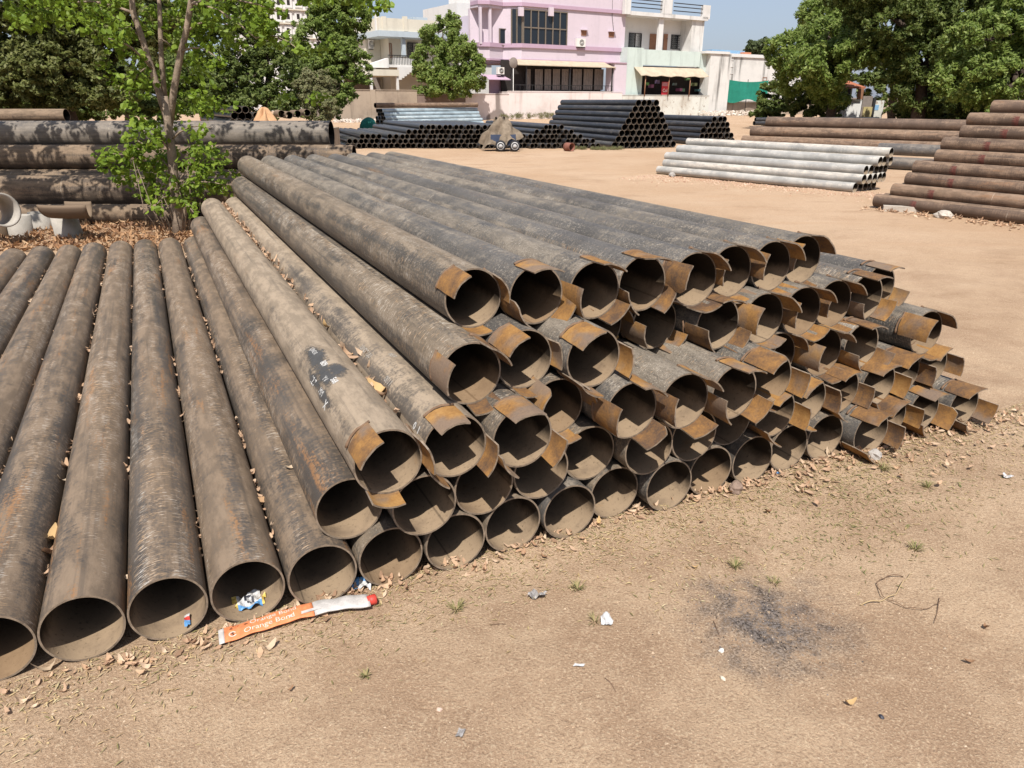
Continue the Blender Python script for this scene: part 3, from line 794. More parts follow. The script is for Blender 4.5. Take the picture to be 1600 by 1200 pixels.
# --- compound wall in its differently weathered stretches
def wall_piece(name, px0, px1, top0, mat, d, lb, thick=0.23, base=None):
    h = House(name, px0, d, lb, 'wall')
    h.root.name = name
    s1 = h.hit(px1, 156, 0)[0]; z = h.hit((px0+px1)/2, top0, 0)[1]
    mb = MB()
    n = max(2, int(s1/1.5)); rr = random.Random(int(px0))
    pts = [(s1*i/n, z+rr.uniform(-0.02, 0.02)) for i in range(n+1)]
    mb.prism([(0, -0.1)] + [(s1, -0.1)] + pts[::-1], 0, thick, 'y')
    mb.build('masonry', mat, h.root)
    cp = MB(); cp.box(-0.02, s1+0.02, -0.04, thick+0.04, z+0.022, z+0.07)
    cp.build('coping', mat, h.root)
    return h, s1, z
wl, s1, z = wall_piece('brown_compound_wall', 521, 652, 141.5, M['oldwall'], 0.0, 'brown stained plaster wall below the cream house')
for px in (525, 584):
    wl.part('pier', M['oldwall'], px-4, 140.5, px+4, 190, -0.06, -0.002, None, -0.06, True)
wall_piece('damp_compound_wall', 652.5, 727, 148.5, M['darkwall'], 0.02, 'dark damp stretch of wall under the leafy tree')
wp, _, _ = wall_piece('limewashed_compound_wall', 727.5, 795, 147.5, M['sootwall'], 0.0, 'pinkish white wall stretch left of the veranda')
wall_piece('white_compound_wall', 795.5, 972, 144, M['paintwall'], -0.05, 'white limewashed wall below the pink house veranda')
wall_piece('peeling_compound_wall', 972.5, 1108, 149.5, M['peelwall'], -0.02, 'peeling pale wall below the small shop')
wall_piece('low_brown_wall', 1132, 1262, 159, M['oldwall'], 1.0, 'low brown wall beneath the green netting')
wall_piece('far_yard_wall', 1262.5, 1700, 154, M['oldwall'], 1.1, 'brown yard wall running behind the right trees')

# --- pink house
H = House('pink_house', 757, 1.6, 'two-storey pale pink house with large dark corner window and veranda')
W = M['pink']; T = M['pinktrim']
mb = MB()                                                    # main block, chamfered bay at its left
a815 = H.hit(815, 60, 0)[0]; a795 = H.hit(796, 60, 0)[0]; aR = H.hit(976, 60, 0)[0]
def zat(px, py, d=0.0): return H.hit(px, py, d)[1]
zb, zt = zat(890, 96), zat(890, 14)
plan = [(0, 2.2), (0.0, 0.9), (0.9, 0.55), (a795, 1.05), (a815, 0), (aR, 0), (aR, 9), (4.5, 9), (4.5, 2.6)]
win_a, win_b = H.hit(804, 45, 0)[0], H.hit(886, 45, 0)[0]
zw0, zw1 = zat(850, 71.5), zat(850, 17)
# wall below sill, above head and right of the window
mb.prism(plan, zb, zw0-0.03, 'z'); mb.prism(plan, zw1+0.03, zt, 'z')
mb.prism([(win_b+0.03, 0), (aR, 0), (aR, 9), (win_b+0.03, 9)], zw0-0.03, zw1+0.03, 'z')
mb.prism([(a795, 1.05), (a815-0.75, 0.5), (a815-0.75, 9), (a795, 9)], zw0-0.03, zw1+0.03, 'z')
mb.prism([(a795-1.6, 1.6), (a795, 1.05), (a795, 2.5), (0.0, 2.5), (0.0, 2.2)], zw0-0.03, zw1+0.03, 'z')
mb.build('wall', W, H.root)
mb = MB(); off = lambda pl, e: [(x + (e if x > aR-0.1 else -e*0.3), y - e) for x, y in pl]
for (py, hh, e) in ((12.5, 0.28, 0.14), (74.5, 0.32, 0.16), (96, 0.14, 0.1)):
    zz = zat(890, py); mb.prism(off(plan, e), zz-hh/2, zz+hh/2, 'z')
mb.build('cornice', T, H.root)
mb = MB(); mb.prism(off(plan, 0.03), zat(890, 10), zat(890, -12), 'z'); mb.build('parapet', W, H.root)
mb = MB(); mb.prism(off(plan, 0.08), zat(890, -14), zat(890, -12)-0.002, 'z'); mb.build('parapet_cap', T, H.root)
for cx in (0.12, 1.05):                                          # bay columns
    mb = MB(); mb.box(cx-0.1, cx+0.1, 0.62, 0.82, zw0-0.03, zw1+0.02); mb.build('bay_column', W, H.root)
H.window(781, 45, 793, 71, 0.85, 1, 1)
# the corner window: front run and the chamfer run
H.window(818, 17, 886, 71.5, -0.02, 6, 2, None, None, 0.09)
mb = MB(); ch0, ch1 = Vector((a815-0.72, 0.46, 0)), Vector((a815+0.05, -0.02, 0))
wch = MB()
for i in range(3):
    q = ch0.lerp(ch1, i/2); wch.box(q.x-0.045, q.x+0.045, q.y-0.03, q.y+0.09, zw0, zw1)
wc = wch.build('corner_window', M['bronze'], H.root)
for i in range(2):
    q0, q1 = ch0.lerp(ch1, i/2+0.03), ch0.lerp(ch1, (i+1)/2-0.03)
    q = MB(); q.prism([(q0.x, q0.y+0.04), (q1.x, q1.y+0.04), (q1.x, q1.y+0.06), (q0.x, q0.y+0.06)], zw0+0.02, zw1-0.02, 'z'); q.build('pane', M['glass'], wc)
for px in (815, 862):
    H.part('drop_box', M['pink'], px-3.5, 11, px+3.5, 25, -0.28, -0.06)
# veranda with sloping sheet roof, iron grille and blinds
mb = MB(); va, vb = H.hit(808, 100, -1.2)[0], H.hit(961, 100, -1.2)[0]
zc0, zc1 = H.hit(885, 103, -1.2)[1], zat(885, 95)
mb.prism([(-1.35, zc0), (-1.35, zc0-0.06), (0.0, zc1-0.06), (0.0, zc1)], va, vb, 'x')
mb.build('veranda_roof', M['beigesheet'], H.root)
vx0, vx1, vz0, vz1 = H.rect(800, 101, 958, 143, -1.1)
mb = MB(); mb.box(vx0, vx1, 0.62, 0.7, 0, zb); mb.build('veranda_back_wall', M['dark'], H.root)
mb = MB(); mb.box(vx0-0.3, vx1, -1.1, 0.55, -0.05, vz0-0.02); mb.build('veranda_floor', M['paintwall'], H.root)
for i, (p0, p1) in enumerate(((822, 829), (836, 848), (851, 861), (864, 875), (878, 888), (895, 909), (912, 926), (929, 943))):
    a, b_, z0, z1 = H.rect(p0, 108, p1, 134, 0.3)
    mb = MB(); n = 7
    for j in range(n):
        xa = a+(b_-a)*j/n; xb = a+(b_-a)*(j+1)/n
        mb.box(xa, xb-0.004, 0.3+0.02*(j % 2), 0.33+0.02*(j % 2), z0-0.35, z1)
    mb.build('blind', M['curtain'], H.root)
mb = MB()
for i in range(27):
    x = vx0+(vx1-vx0)*i/26; mb.box(x-0.012, x+0.012, -1.06, -1.03, vz0, vz0+(vz1-vz0)*0.24)
for f in (0.01, 0.22): mb.box(vx0, vx1, -1.07, -1.02, vz0+(vz1-vz0)*f, vz0+(vz1-vz0)*f+0.045)
mb.build('railing', M['iron'], H.root)
for px in (800, 823, 891, 957):
    a = H.hit(px, 120, -1.1)[0]; mb = MB(); mb.box(a-0.045, a+0.045, -1.1, -1.01, 0, zc0-0.02); mb.build('veranda_post', M['iron'], H.root)
H.part('end_pier', M['pink'], 958.5, 99, 977, 200, -1.25, -0.02, None, -1.25, True)
H.part('pier_cap', T, 957, 97.5, 979, 99, -1.32, 0.0, None, -1.25)
def ac_unit(h, x0, y0, x1, y1, d):
    r = h.part('air_conditioner', M['ac'], x0, y0, x1, y1, d-0.35, d-0.08)
    a, b_, z0, z1 = h.rect(x0, y0, x1, y1, d-0.35)
    mb = MB(); cx, cz, rr = a+(b_-a)*0.55, (z0+z1)/2, (z1-z0)*0.36
    for k in range(3):
        pts = [(cx+rr*(1-k*0.3)*math.cos(t), d-0.362, cz+rr*(1-k*0.3)*math.sin(t)) for t in np.linspace(0, 2*math.pi, 17)]
        mb.tube(pts, [0.015]*17, 4, 0, False)
    mb.build('fan_grille', M['iron'], r)
    mb = MB(); mb.box(a+0.05, b_-0.05, d-0.35, d-0.01, z0-0.07, z0-0.003); mb.build('bracket', M['iron'], r)
ac_unit(H, 902, 60, 915, 73, 0)
ac_unit(H, 778, 105, 788, 116, 0.4)
for (x, y) in ((913, 51.5), (956, 54)):
    v = H.part('vent', M['wood'], x-4.5, y-4, x+3.5, y+4, -0.05, -0.005)
    H.part('vent_hood', M['pink'], x-5.5, y-5.5, x+5, y-4.2, -0.25, -0.01, None, -0.05)
mb = MB(); c0 = H.hit(957, 0, -0.04); c1 = H.hit(959, 50, -0.04)
mb.tube([(c0[0], -0.04, c0[1]), (c0[0]+0.05, -0.04, (c0[1]+c1[1])/2), (c1[0], -0.04, c1[1])], [0.02]*3, 5); mb.build('cable', M['iron'], H.root)
# lower left porch under the bay
H.part('porch_wall', M['pinktrim'], 766, 124, 794, 200, 0.9, 1.1, None, 0.9, True)
H.window(785, 125, 793, 140, 0.88, 3, 1, M['cleanwhite'], M['glass'], 0.03)
mb = MB(); a, b_, z0, z1 = H.rect(762, 120, 796, 124, -0.3)
mb.prism([(-0.5, z0), (-0.5, z0-0.05), (0.9, z1+0.15), (0.9, z1+0.2)], a, b_, 'x'); mb.build('awning', T, H.root)
# dish aerial on the veranda corner
H2 = House('dish_aerial', 802, 0.3, 'grey satellite dish on a pole at the veranda corner', 'dish')
mb = MB(); z = H2.hit(802, 98, 0)[1]
mb.tube([(0, 0, 0), (0, 0, z)], [0.03, 0.03], 8); mb.build('pole', M['ac'], H2.root)
mb = MB()
for i in range(6):
    rr = 0.42*i/5
    for k in range(20):
        th = 2*math.pi*k/20; mb.v.append((rr*math.cos(th), -0.12+0.5*rr*rr, z+rr*math.sin(th)))
for i in range(5):
    for k in range(20): mb.face((i*20+k, i*20+(k+1) % 20, (i+1)*20+(k+1) % 20, (i+1)*20+k), 0, True)
mb.build('reflector', M['curtain'], H2.root)

# --- white house with the shop
H = House('white_shop_house', 976.5, 1.3, 'weathered white and mint house with rooftop railings above small shop')
Wm = M['white']
zf = lambda px, py, d=0.0: H.hit(px, py, d)[1]
xl, xr = 0.0, H.hit(1099, 50, 0)[0]
zflo, zcei, ztop = zf(1040, 79), zf(1040, 28), zf(1040, 22)
H.part('back_wall', M['cleanwhite'], 977, 26, 1082, 80, 1.5, 1.7, None, 0.6)
H.part('side_wall', M['streakwall'], 1080, 30, 1099, 84, 0.0, 6.0, None, 0.0)
mb = MB(); mb.box(xl, xr+0.25, -0.25, 7, zcei, ztop); mb.build('roof_slab', Wm, H.root)
mb = MB(); mb.box(xl, xr, 0.0, 7, zflo-0.25, zflo); mb.build('floor_slab', Wm, H.root)
H.part('porch_column', M['cleanwhite'], 1029, 28, 1036, 79, 0.05, 0.3)
H.window(983, 52, 1002, 74, 1.45, 2, 1, M['iron'])
H.window(1049, 55, 1069, 77, 1.45, 2, 1, M['iron'])
for x0, x1 in ((1015.5, 1027), (1037, 1043)):
    dr = H.part('door', M['wood'], x0, 53, x1, 79, 1.42, 1.48)
    a, b_, z0, z1 = H.rect(x0, 53, x1, 79, 1.42)
    mb = MB(); mb.box(b_-0.12, b_-0.06, 1.38, 1.415, z0+1.0, z0+1.12); mb.build('handle', M['iron'], dr)
H.part('ledge', M['cleanwhite'], 1070, 50, 1081, 52.5, 0.7, 1.44, None, 1.0)
H.part('balcony_parapet', M['mint'], 1003, 79, 1094, 103, -0.6, -0.4)
H.part('left_pier', M['mint'], 977, 74, 1002.5, 200, -0.65, 1.4, None, -0.65, True)
H.part('right_return', M['mint'], 1094.5, 82, 1107, 120, -0.5, 0.0)
for (x0, y0, x1, y1) in ((1036, -2, 1051, 23), (1099, 8, 1110, 30), (976.5, -4, 986, 22)):
    H.part('roof_pier', Wm, x0, y0, x1, y1, -0.25, 0.1)
for (x0, x1, ys) in ((986, 1036, (1, 6.5, 13)), (1052, 1099, (7, 12.5, 19))):
    mb = MB(); a, b_ = H.hit(x0, 5, 0)[0], H.hit(x1, 5, 0)[0]
    for y in ys:
        z = H.hit((x0+x1)/2, y, 0)[1]; mb.box(a, b_, -0.15, -0.09, z-0.04, z+0.04)
    mb.build('roof_railing', M['iron'], H.root)
# shop under the sheet awning
mb = MB(); a, b_ = H.hit(1001, 112, -1.6)[0], H.hit(1107, 112, -1.6)[0]
zo, zi = H.hit(1055, 119, -1.6)[1], H.hit(1055, 106, -0.6)[1]
n = 14; pts = []
for i in range(n+1):
    x = a+(b_-a)*i/n; sag = 0.06*math.sin(i*1.9)
    mb.v += [(x, -1.7, zo+sag), (x, -0.62, zi), (x, -1.7, zo+sag-0.05), (x, -0.62, zi-0.05)]
for i in range(n):
    q = 4*i
    mb.face((q, q+4, q+5, q+1)); mb.face((q+2, q+3, q+7, q+6)); mb.face((q, q+2, q+6, q+4))
mb.build('awning', M['beigesheet'], H.root)
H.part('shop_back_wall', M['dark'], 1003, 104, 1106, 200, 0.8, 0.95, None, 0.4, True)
for px in (1008, 1045, 1078):
    a = H.hit(px, 130, -1.5)[0]; mb = MB(); mb.tube([(a, -1.5, zf(1055, 151, -1.5)), (a+0.03, -1.5, zo-0.01)], [0.05, 0.045], 7); mb.build('awning_post', M['wood'], H.root)
rs = random.Random(9)
for i in range(13):                                          # goods hanging in the shop
    px = 1012+i*7+rs.uniform(-2, 2); y = rs.uniform(122, 140)
    if 1030 < px < 1048: continue
    c = (rs.uniform(.1, .4), rs.uniform(.1, .35), rs.uniform(.1, .35))
    a, b_, z0, z1 = H.rect(px-2, y, px+2, y+rs.uniform(3, 6), 0.1)
    mb = MB(); mb.box(a, b_, rs.uniform(-0.3, 0.1), 0.3, z0, z1)
    tag(mb.build('shop_goods', mat_plain(f'shop_goods_{i}', c, 0.6, 0.3), H.root))
pst = H.part('shop_poster', M['red'], 1034, 128, 1044, 148, -0.9, -0.87, None, -0.9)
H.part('poster_top', mat_plain('faded_pink_print', (0.45, 0.2, 0.22)), 1034.8, 128.8, 1043.2, 134.5, -0.905, -0.902, pst, -0.9)

# text helper: flat mesh lettering in the local XZ plane
def text_mesh(txt, size, name='lettering', bold=0.0):
    cu = bpy.data.curves.new('txt', 'FONT'); cu.body = txt; cu.size = size; cu.align_x = 'CENTER'; cu.align_y = 'CENTER'
    cu.resolution_u = 3; cu.offset = bold
    ob = bpy.data.objects.new('txt', cu); COL.objects.link(ob)
    dg = bpy.context.evaluated_depsgraph_get(); dg.update()
    me = bpy.data.meshes.new_from_object(ob.evaluated_get(dg))
    V = [tuple(v.co) for v in me.vertices]; F = [tuple(p.vertices) for p in me.polygons]
    bpy.data.objects.remove(ob); bpy.data.curves.remove(cu); bpy.data.meshes.remove(me)
    return V, F
M['whiteprint'] = mat_plain('worn_white_print', (0.62, 0.52, 0.44), 0.7, 0.2, 0.2, 90)
V, F = text_mesh('Col', 0.42, bold=0.012)
a, b_, z0, z1 = H.rect(1034, 136, 1044, 147, -0.9)
mb = MB(); mb.v = [((a+b_)/2+x, -0.905, (z0+z1)/2+y) for x, y, _ in V]
for f in F: mb.face(f)
mb.build('lettering', M['whiteprint'], pst)

# --- the tall streaked end wall
Hc = House('streaked_end_wall', 1106, 0.25, 'tall white plaster wall with black weather streaks right of shop', 'wall')
Hc.part('masonry', M['streakwall'], 1106, 84, 1138, 200, 0, 1.2, None, 0, True)
Hc.part('cap', M['cleanwhite'], 1104, 80, 1141, 84, -0.12, 1.3)
# --- grey-white house at right
Hg = House('grey_white_house', 1128, 9.0, 'low streaked grey-white house above the green netting')
Hg.part('wall', M['streakwall'], 1130, 91, 1262, 200, 0, 8, None, 0, True)
Hg.part('parapet', M['cleanwhite'], 1129, 86, 1263, 91, -0.15, 0.2)
Hg.window(1139, 94, 1146, 115, -0.02, 1, 2, M['cleanwhite'])
Hg.window(1192, 121, 1198, 126, -0.02, 1, 1, M['wood'])
Hg.part('water_tank', mat_plain('terracotta_tank', (0.55, 0.22, 0.12)), 1173, 81, 1184, 86, 1.0, 2.0, None, 0)
Hg.part('roof_sheet', M['roofblue'], 1118, 78, 1170, 84, 1.6, 3.2, None, 1)
Ht = House('green_netting', 1134, 0.55, 'dark green shade net stretched above the low brown wall', 'net')
mb = MB(); a, b_ = 0.0, Ht.hit(1200, 140, 0)[0]
nx_, nz_ = 16, 8
for j in range(nz_+1):
    for i in range(nx_+1):
        f, g = i/nx_, j/nz_
        z = Ht.hit(1165, 158+2*math.sin(f*9)*(1-g)*1.5, 0)[1]*(1-g) + Ht.hit(1165, 125+3*math.sin(f*math.pi), 0)[1]*g
        mb.v.append((a+(b_-a)*f, 0.06*math.sin(f*11+g*3), z))
for j in range(nz_):
    for i in range(nx_): mb.face((j*(nx_+1)+i, j*(nx_+1)+i+1, (j+1)*(nx_+1)+i+1, (j+1)*(nx_+1)+i), 0, True)
mb.build('net', M['greentarp'], Ht.root)
for f in (0.0, 0.5, 1.0):
    mb = MB(); mb.tube([(a+(b_-a)*f, 0.09, 0), (a+(b_-a)*f, 0.09, Ht.hit(1165, 124, 0)[1])], [0.04, 0.04], 6); mb.build('pole', M['iron'], Ht.root)

# --- cream house at left
Hm = House('cream_house', 574, 8.0, 'cream two-storey house with flat roof, balcony and carport')
zz = lambda px, py, d=0.0: Hm.hit(px, py, d)[1]
xa, xb = Hm.hit(599, 70, 0)[0], Hm.hit(730, 70, 0)[0]
x6 = Hm.hit(603, 95, 0)[0]
mb = MB(); mb.box(xa+1.2, xb, 1.6, 9, 0, zz(620, 58)); mb.build('wall', M['cream'], Hm.root)
mb = MB(); mb.box(xa-0.2, xa+1.18, 3.4, 9, 0, zz(620, 58)-0.01); mb.build('side_wall', M['cream'], Hm.root)
mb = MB(); mb.box(xa-0.5, xb+0.2, -0.3, 9.4, zz(620, 58), zz(620, 49)); mb.build('roof_slab', M['bluegrey'], Hm.root)
mb = MB(); ztp = zz(620, 29)
mb.box(xa-0.35, xb-3, -0.1, 0.1, zz(620, 49), ztp); mb.box(xa-0.35, xa-0.15, 0.1, 9.2, zz(620, 49), ztp-0.01)
mb.build('roof_parapet', M['cream'], Hm.root)
for k in range(5):
    mb = MB(); y = 0.3+k*2.0; mb.box(xa-0.42, xa-0.1, y, y+0.3, zz(620, 49)+0.01, ztp+0.28); mb.build('parapet_post', M['cleanwhite'], Hm.root)
for px, w in ((601, 3), (634, 3)):
    Hm.part('roof_post', M['cream'], px-w, 25.5, px+w, 48.8, -0.18, 0.16)
Hm.part('roof_room', M['bluegrey'], 646, 27, 668, 48.8, 1.5, 4)
Hm.part('terrace_column', M['bluegrey'], 629, 58.3, 634, 88, 0.0, 0.35)
Hm.window(637, 67, 653, 89, 1.55, 2, 1, M['iron'])
Hm.window(609, 68, 612, 90, 1.55, 1, 1, M['wood'])
ac_unit(Hm, 577, 62, 584, 76, 3.3)
mb = MB(); mb.box(x6, xb, -0.5, 3.3, zz(640, 106), zz(640, 102)); mb.build('balcony_slab', M['cleanwhite'], Hm.root)
Hm.part('balcony_panel', M['cleanwhite'], 614, 90, 655, 101.5, -0.45, -0.35)
mb = MB(); a, b_ = x6, Hm.hit(665, 95, -0.5)[0]; zt_ = zz(630, 88); zb_ = zz(630, 101.8)
for i in range(25): mb.box(a+(b_-a)*i/24-0.015, a+(b_-a)*i/24+0.015, -0.52, -0.49, zb_, zt_)
mb.box(a, b_, -0.54, -0.47, zt_, zt_+0.06); mb.build('balcony_railing', M['iron'], Hm.root)
# sloping stair wing and carport
mb = MB(); z1, z2 = zz(583, 106), zz(600, 91)
mb.prism([(x6-2.6, z1), (x6-0.02, z1), (x6-0.02, z2)], -0.6, 0.2, 'y'); mb.build('stair_wing', M['cleanwhite'], Hm.root)
mb = MB(); s0, s1_ = Hm.hit(528, 112, -3)[0], Hm.hit(622, 112, -3)[0]
mb.box(s0, s1_, -3.2, 3.0, Hm.hit(575, 118, -3)[1], Hm.hit(575, 108, -3)[1]); mb.build('carport_roof', M['cream'], Hm.root)
for px in (535, 580, 621):
    a = Hm.hit(px, 130, -3)[0]; mb = MB(); mb.box(a-0.09, a+0.09, -3.1, -2.9, 0, Hm.hit(575, 118, -3)[1]-0.003); mb.build('carport_post', M['cleanwhite'], Hm.root)
mb = MB(); mb.box(s0, s1_+1, 3.1, 3.3, 0, Hm.hit(575, 107, 3)[1]); mb.build('carport_back_wall', M['curtain'], Hm.root)
st = []                                                     # stepped stair flank
n = 6; xs0, xs1 = Hm.hit(622, 115, -0.7)[0], Hm.hit(646, 115, -0.7)[0]; zlo, zhi = zz(622, 125), zz(640, 106)
poly = [(xs0, zhi)]
for i in range(n):
    poly += [(xs0+(xs1-xs0)*i/n, zlo+(zhi-zlo)*i/n*0.9), (xs0+(xs1-xs0)*(i+1)/n, zlo+(zhi-zlo)*i/n*0.9)]
poly += [(xs1, zhi)]
mb = MB(); mb.prism(poly, -0.9, -0.6, 'y'); mb.build('stair', M['cleanwhite'], Hm.root)
# --- white tower house behind the leafy tree
Hw = House('white_tower_house', 714, 14, 'white upper-storey house with balcony behind the leafy tree')
Hw.part('wall', M['cleanwhite'], 716, 6, 768, 190, 1.5, 9, None, 1.5, True)
Hw.part('stair_tower', M['cleanwhite'], 738, -10, 768, 6, 2.0, 7, None, 2)
Hw.part('balcony', M['pink'], 735, 40, 768, 50, -0.2, 1.45)
Hw.window(747, 17, 760, 38, 1.46, 2, 1, M['wood'])
Hw.window(739, 65, 753, 80, 1.46, 2, 1, M['iron'])
Hw.part('floor_band', M['bluegrey'], 714, 53, 768, 62, 0.9, 1.48)
mb = MB(); a, b_ = Hw.hit(733, 35, 0)[0], Hw.hit(768, 35, 0)[0]
for y in (25, 30, 35): z = Hw.hit(750, y, 0)[1]; mb.box(a, b_, -0.18, -0.14, z-0.02, z+0.02)
for i in range(6): x = a+(b_-a)*i/5; mb.box(x-0.02, x+0.02, -0.19, -0.13, Hw.hit(750, 40, 0)[1], Hw.hit(750, 24.5, 0)[1])
mb.build('balcony_railing', M['wood'], Hw.root)
# --- far apartment block between the left trees
Ha = House('apartment_block', 392, 60, 'tall white apartment block seen between the left trees', 'building')
Ha.part('wall', M['cleanwhite'], 394, -30, 512, 170, 0, 10, None, 0, True)
for r_ in range(5):
    for c_ in range(7):
        x, y = 400+c_*15.5, -24+r_*22
        Ha.window(x, y, x+8, y+12, -0.12, 1, 1, M['cleanwhite'], M['dark'], 0.3, 0.2)
    Ha.part('floor_band', M['cream'], 394, -27.5+r_*22-3, 512, -27.5+r_*22-1, -0.35, -0.01)
# --- small house glimpsed low between the left trees
Hs = House('white_hut', 312, 6, 'small white hut with brick base glimpsed behind sapling', 'hut', R(10), Vector((-17.5, 45, 0)))
Hs.part('wall', M['cleanwhite'], 312, 128, 352, 146, 0, 3, None, 0)
Hs.part('base', mat_plain('brick_red', (0.3, 0.13, 0.09), 0.9, 0.1), 311, 146.3, 356, 200, -0.1, 3, None, 0, True)
Hs.window(322, 132, 330, 145, -0.03, 2, 1, M['bluegrey']); Hs.window(338, 132, 345, 145, -0.03, 2, 1, M['bluegrey'])
# --- kiosk under the right trees
Hk = House('kiosk', 1312, 0, 'weathered white kiosk with red tiled roof under right trees', 'kiosk', R(8), Vector((18, 44, 0)))
kw = M['cleanwhite']
Hk.part('side_post', kw, 1314, 136, 1319, 200, 0, 0.25, None, 0, True)
Hk.part('front_panel', kw, 1319.5, 156, 1344, 200, 0.02, 0.15, None, 0, True)
Hk.part('sill', M['cream'], 1316, 155, 1346, 157.5, -0.08, 0.2)
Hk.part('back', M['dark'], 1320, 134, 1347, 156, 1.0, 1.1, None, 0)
Hk.part('shutter', M['wood'], 1341, 137, 1349, 155, -0.05, 0.02)
Hk.part('door_panel', M['curtain'], 1346, 150, 1361, 200, 0.05, 0.12, None, 0, True)
Hk.part('yellow_panel', mat_plain('faded_yellow_paint', (0.42, 0.34, 0.16)), 1347, 167, 1361, 200, 0.0, 0.045, None, 0, True)
Hk.part('jamb', M['iron'], 1362, 153, 1365.5, 200, 0, 0.15, None, 0, True)
Hk.part('board', M['peelwall'], 1366, 157, 1379, 200, 0.04, 0.12, None, 0, True)
Hk.part('blue_sticker', M['roofblue'], 1366.5, 164, 1373, 172, 0.025, 0.037)
mb = MB(); a, b_, z0, z1 = Hk.rect(1312, 131, 1350, 136, -0.3)
mb.prism([(-0.5, z0), (-0.5, z0-0.08), (1.3, z1+0.1), (1.3, z1+0.2)], a, b_, 'x')
mb.build('roof', mat_plain('red_roof_tiles', (0.36, 0.13, 0.07), 0.8, 0.2), Hk.root)

# ------------------------------------------------------------------ trees
GREENS = {
 'bright': [(0.105, 0.170, 0.014), (0.175, 0.255, 0.022), (0.250, 0.335, 0.042), (0.135, 0.205, 0.016)],
 'dark':   [(0.075, 0.108, 0.022), (0.120, 0.160, 0.034), (0.220, 0.250, 0.075), (0.090, 0.122, 0.024)],
 'neem':   [(0.110, 0.165, 0.028), (0.190, 0.255, 0.050), (0.300, 0.350, 0.100), (0.135, 0.190, 0.032)],
 'olive':  [(0.060, 0.080, 0.028), (0.085, 0.110, 0.040), (0.120, 0.145, 0.060), (0.070, 0.090, 0.030)],
 'gold':   [(0.090, 0.108, 0.026), (0.155, 0.172, 0.044), (0.270, 0.270, 0.100), (0.105, 0.120, 0.030)],
 'dry':    [(0.17, 0.175, 0.07), (0.25, 0.235, 0.11), (0.13, 0.155, 0.06), (0.20, 0.185, 0.09)],
}
for k_, c_ in GREENS.items(): M['leaf_'+k_] = mat_leaf('leaf_'+k_, c_, 0.42)
M['bark'] = mat_plain('grey_brown_bark', (0.25, 0.19, 0.14), 0.9, 0.1, 0.3, 9, 0, 0.6)
M['bark_dark'] = mat_plain('dark_bark', (0.07, 0.052, 0.04), 0.9, 0.1, 0.3, 9, 0, 0.6)
def unit(n):
    v = rng.normal(size=(n, 3)); return v/np.linalg.norm(v, axis=1, keepdims=True)
def leaves(centres, spread, per, size, aspect=0.55, up=0.5, jitter=0.35, hexa=False, droop=0.0):
    """leaf-sized faces scattered round clump centres -> V, F"""
    C = np.asarray(centres, float); n = len(C)*per
    sp = np.repeat(np.broadcast_to(np.asarray(spread, float), (len(C),)), per)[:, None]
    off = unit(n)*(rng.random((n, 1))**0.45)*sp
    P = np.repeat(C, per, 0) + off*np.array([1, 1, 0.75])
    P[:, 2] -= droop*rng.random(n)
    nrm = 0.75*unit(n) + np.array([0, -0.25, up]) + 0.8*off/np.maximum(sp, 1e-6); nrm /= np.linalg.norm(nrm, axis=1, keepdims=True)
    a = np.cross(nrm, unit(n)); a /= np.linalg.norm(a, axis=1, keepdims=True) + 1e-9
    b = np.cross(nrm, a)
    s = size*(1-jitter+2*jitter*rng.random((n, 1)))
    L, Wd = s*0.5, s*0.5*aspect
    if hexa:
        bend = nrm*s*0.12
        V = np.stack([P-a*L, P-a*L*0.35+b*Wd-bend, P+a*L*0.4+b*Wd*0.85-bend, P+a*L, P+a*L*0.4-b*Wd*0.85-bend, P-a*L*0.35-b*Wd-bend], 1).reshape(-1, 3)
        i = np.arange(n)[:, None]*6
        F = np.concatenate([i+np.array([[0, 1, 2, 3]]), i+np.array([[0, 3, 4, 5]])], 0)
    else:
        V = np.stack([P-a*L, P+b*Wd, P+a*L, P-b*Wd], 1).reshape(-1, 3)
        F = np.arange(n)[:, None]*4 + np.array([[0, 1, 2, 3]])
    return V, F
def blob_points(c, r, n, hollow=0.62):
    u = unit(n); t = (hollow + (1-hollow)*rng.random((n, 1)))**0.6
    q = u*t*np.array(r)
    return np.array(c) + q
def limb(b, p0, p1, r0, r1, n=6, wob=0.06, seed=0):
    r = random.Random(seed); p0, p1 = Vector(p0), Vector(p1); ln = (p1-p0).length; pts, rads = [], []
    for i in range(n+1):
        t = i/n; w = wob*ln*math.sin(math.pi*t)
        pts.append(p0.lerp(p1, t) + Vector((r.uniform(-w, w), r.uniform(-w, w), r.uniform(-w, w)*0.5))); rads.append(r0+(r1-r0)*t)
    b.tube(pts, rads, 8)
    return pts
